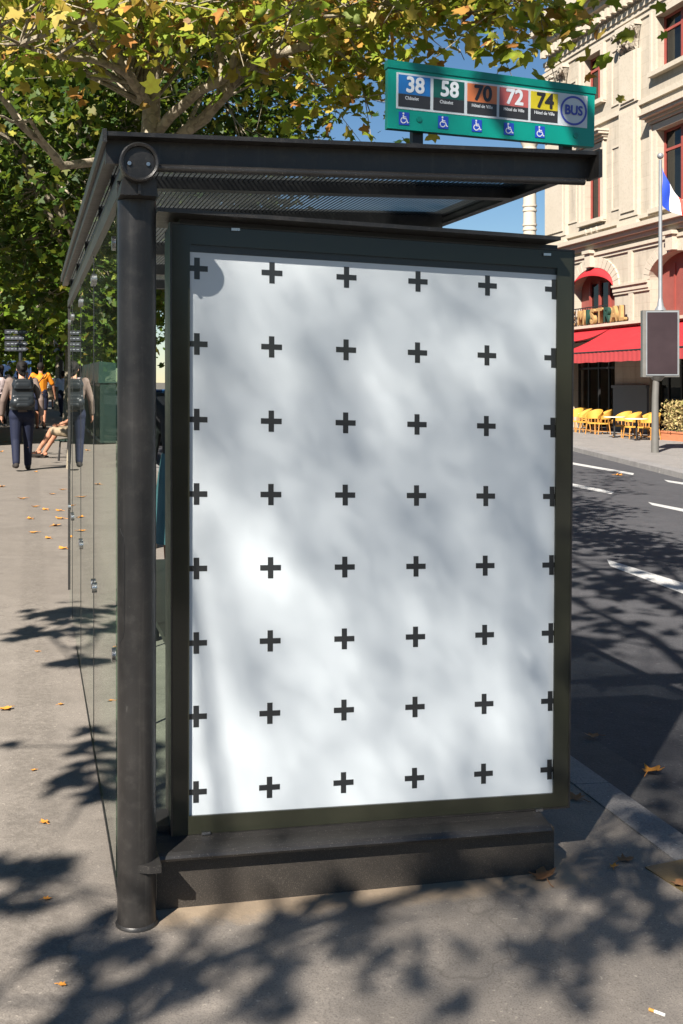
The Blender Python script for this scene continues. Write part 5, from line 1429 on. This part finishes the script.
street_tree('unseen tall fine-leaved crown added far behind the viewer to shade the poster softly', 0, 0, 14.5, (1.8, 1.8, 1.6), 640, 15, .050, 'leaf_green', .10, 43, PLANE_LEAF, (0, 0), .0, spread=.4, xy=(-6.1, -10.9), limb_k=.3, twigs=False)  # invented crown, placed only to dim the sun on the poster evenly

# ------------------------------------------------------------------ fallen leaves, cigarette end
def fallen(x, y, size, mat, label, group=None, curl=.35, drop=0.0):
    g = onground(x, y, drop); rg_ = random.Random(int(x * 31 + y))
    a = rg_.uniform(0, 6.28); bm = B(); cen = bm.verts.new((0, 0, 0)); ring_ = []
    for px, py in PLANE_LEAF:
        r2 = px * px + py * py
        ring_.append(bm.verts.new((px * size, py * size, size * (curl * r2 * (1 + .6 * math.sin(5 * px + a)) + rg_.uniform(0, .06)))))
    for i in range(len(ring_)): bm.faces.new((cen, ring_[i], ring_[(i + 1) % len(ring_)]))
    tube(bm, [(0, -.48 * size, curl * .25 * size), (.04 * size, -.75 * size, .05 * size), (.1 * size, -.95 * size, .03 * size)], .012 * size + .0006, 5)
    o_ = obj('fallen_leaf', bm, mat, None, True, recalc=False); o_.location = (g.x, g.y, g.z + .004); o_.rotation_euler = (0, 0, a)
    tag(o_, label, 'leaf', group)
fallen(653, 772, .095, 'dry_leaf_orange', 'bright orange dry leaf lying in the gutter beside the kerb', None, .5, .118)
fallen(543, 878, .085, 'dry_leaf_brown', 'brown curled leaf at the foot of the shelter base corner', None, .6)
fallen(576, 799, .07, 'dry_leaf_brown', 'brown leaf just below the poster frame corner', None, .4)
fallen(626, 861, .055, 'dry_leaf_brown', 'brown leaf midway between shelter base and metal cover', None, .4)
fallen(614, 867.5, .03, 'dry_leaf_orange', 'tiny reddish leaf left of the brown leaf near the metal cover', None, .5)
fallen(680, 886, .06, 'dry_leaf_brown', 'pale brown leaf lying on the metal utility cover', None, .4)
fallen(592, 737, .07, 'dry_leaf_brown', 'reddish brown leaf in the gutter nearest the poster frame', None, .4, .118)
fallen(619, 475.5, .16, 'dry_leaf_orange', 'small orange leaf on the road between the lane dashes', None, .4, RD)
fallen(5, 710, .06, 'dry_leaf_orange', 'orange leaf at the left edge of the pavement, nearest one', None, .4)
GL = 'orange leaves scattered on the pavement beyond the woman and the shelter end'
for x, y in ((2, 487), (52, 494.5), (35, 507), (45, 510), (59, 511), (30, 519), (60, 519), (48, 538.5), (63, 549), (80, 519), (33, 533), (1, 452), (6, 442), (14, 436), (36, 472), (44, 440), (56, 526), (22, 499), (62, 490)):
    fallen(x, y, random.uniform(.07, .12), 'dry_leaf_orange', 'small orange leaf scattered on the sunny pavement left of the shelter glass', GL, .35)
GD = 'leaf crumbs on the near pavement left of the post'
for x, y in ((37, 652), (61, 705), (44, 823), (33, 771), (62, 986), (47, 900)):
    fallen(x, y, random.uniform(.02, .035), 'dry_leaf_orange', 'tiny orange leaf crumb on the near pavement left of the post', GD, .3)
g = onground(659, 1015)
cg_ = thing('cigarette_end', 'white cigarette end with tan filter on the near pavement', 'cigarette', (g.x, g.y, g.z + .005), R(-40))
bm = B(); tube(bm, [(-.012, 0, 0), (.016, 0, 0)], .0042, 10); obj('paper', bm, 'cigarette_paper', cg_, True)
bm = B(); tube(bm, [(-.026, 0, 0), (-.0121, 0, 0)], .0043, 10); obj('filter', bm, 'cigarette_tip', cg_, True)

# ------------------------------------------------------------------ light, sky, camera
EL = R(40); dvec = Vector((.42, .907, 0)).normalized()
to_sun = Vector((-dvec.x * math.cos(EL), -dvec.y * math.cos(EL), math.sin(EL)))
sl = bpy.data.lights.new('sun', 'SUN'); sl.energy = 5.0; sl.angle = R(.48); sl.color = (1, .945, .86)
so = bpy.data.objects.new('sun', sl); COL.objects.link(so); so.rotation_euler = (-to_sun).to_track_quat('-Z', 'Y').to_euler()
wd = bpy.data.worlds.new('World'); scene.world = wd; wd.use_nodes = True
nt = wd.node_tree; bg = nt.nodes['Background']
sky = nt.nodes.new('ShaderNodeTexSky'); sky.sky_type = 'NISHITA'; sky.sun_disc = False; sky.sun_elevation = EL
sky.sun_rotation = math.atan2(to_sun.x, to_sun.y); sky.air_density = 1.0; sky.dust_density = .0; sky.ozone_density = 3.0
hs_ = nt.nodes.new('ShaderNodeHueSaturation'); hs_.inputs['Saturation'].default_value = 1.15
nt.links.new(sky.outputs[0], hs_.inputs['Color']); nt.links.new(hs_.outputs[0], bg.inputs['Color']); bg.inputs['Strength'].default_value = .037

cam = bpy.data.cameras.new('camera'); co = bpy.data.objects.new('camera', cam); COL.objects.link(co)
co.location = (0, 0, HC); co.rotation_euler = (R(90), 0, 0)
cam.sensor_fit = 'HORIZONTAL'; cam.sensor_width = 36; cam.lens = F / 683 * 36
cam.shift_y = -(512 - HY) / 683; cam.clip_end = 3000; cam.clip_start = .05
scene.camera = co
vs = scene.view_settings; vs.view_transform = 'Standard'; vs.look = 'None'; vs.exposure = 1.38; vs.gamma = 1
scene.render.engine = 'CYCLES'
cy = scene.cycles; cy.max_bounces = 10; cy.transparent_max_bounces = 24; cy.diffuse_bounces = 4; cy.glossy_bounces = 4; cy.caustics_reflective = False; cy.caustics_refractive = False
cy.use_denoising = True; cy.sample_clamp_indirect = 6
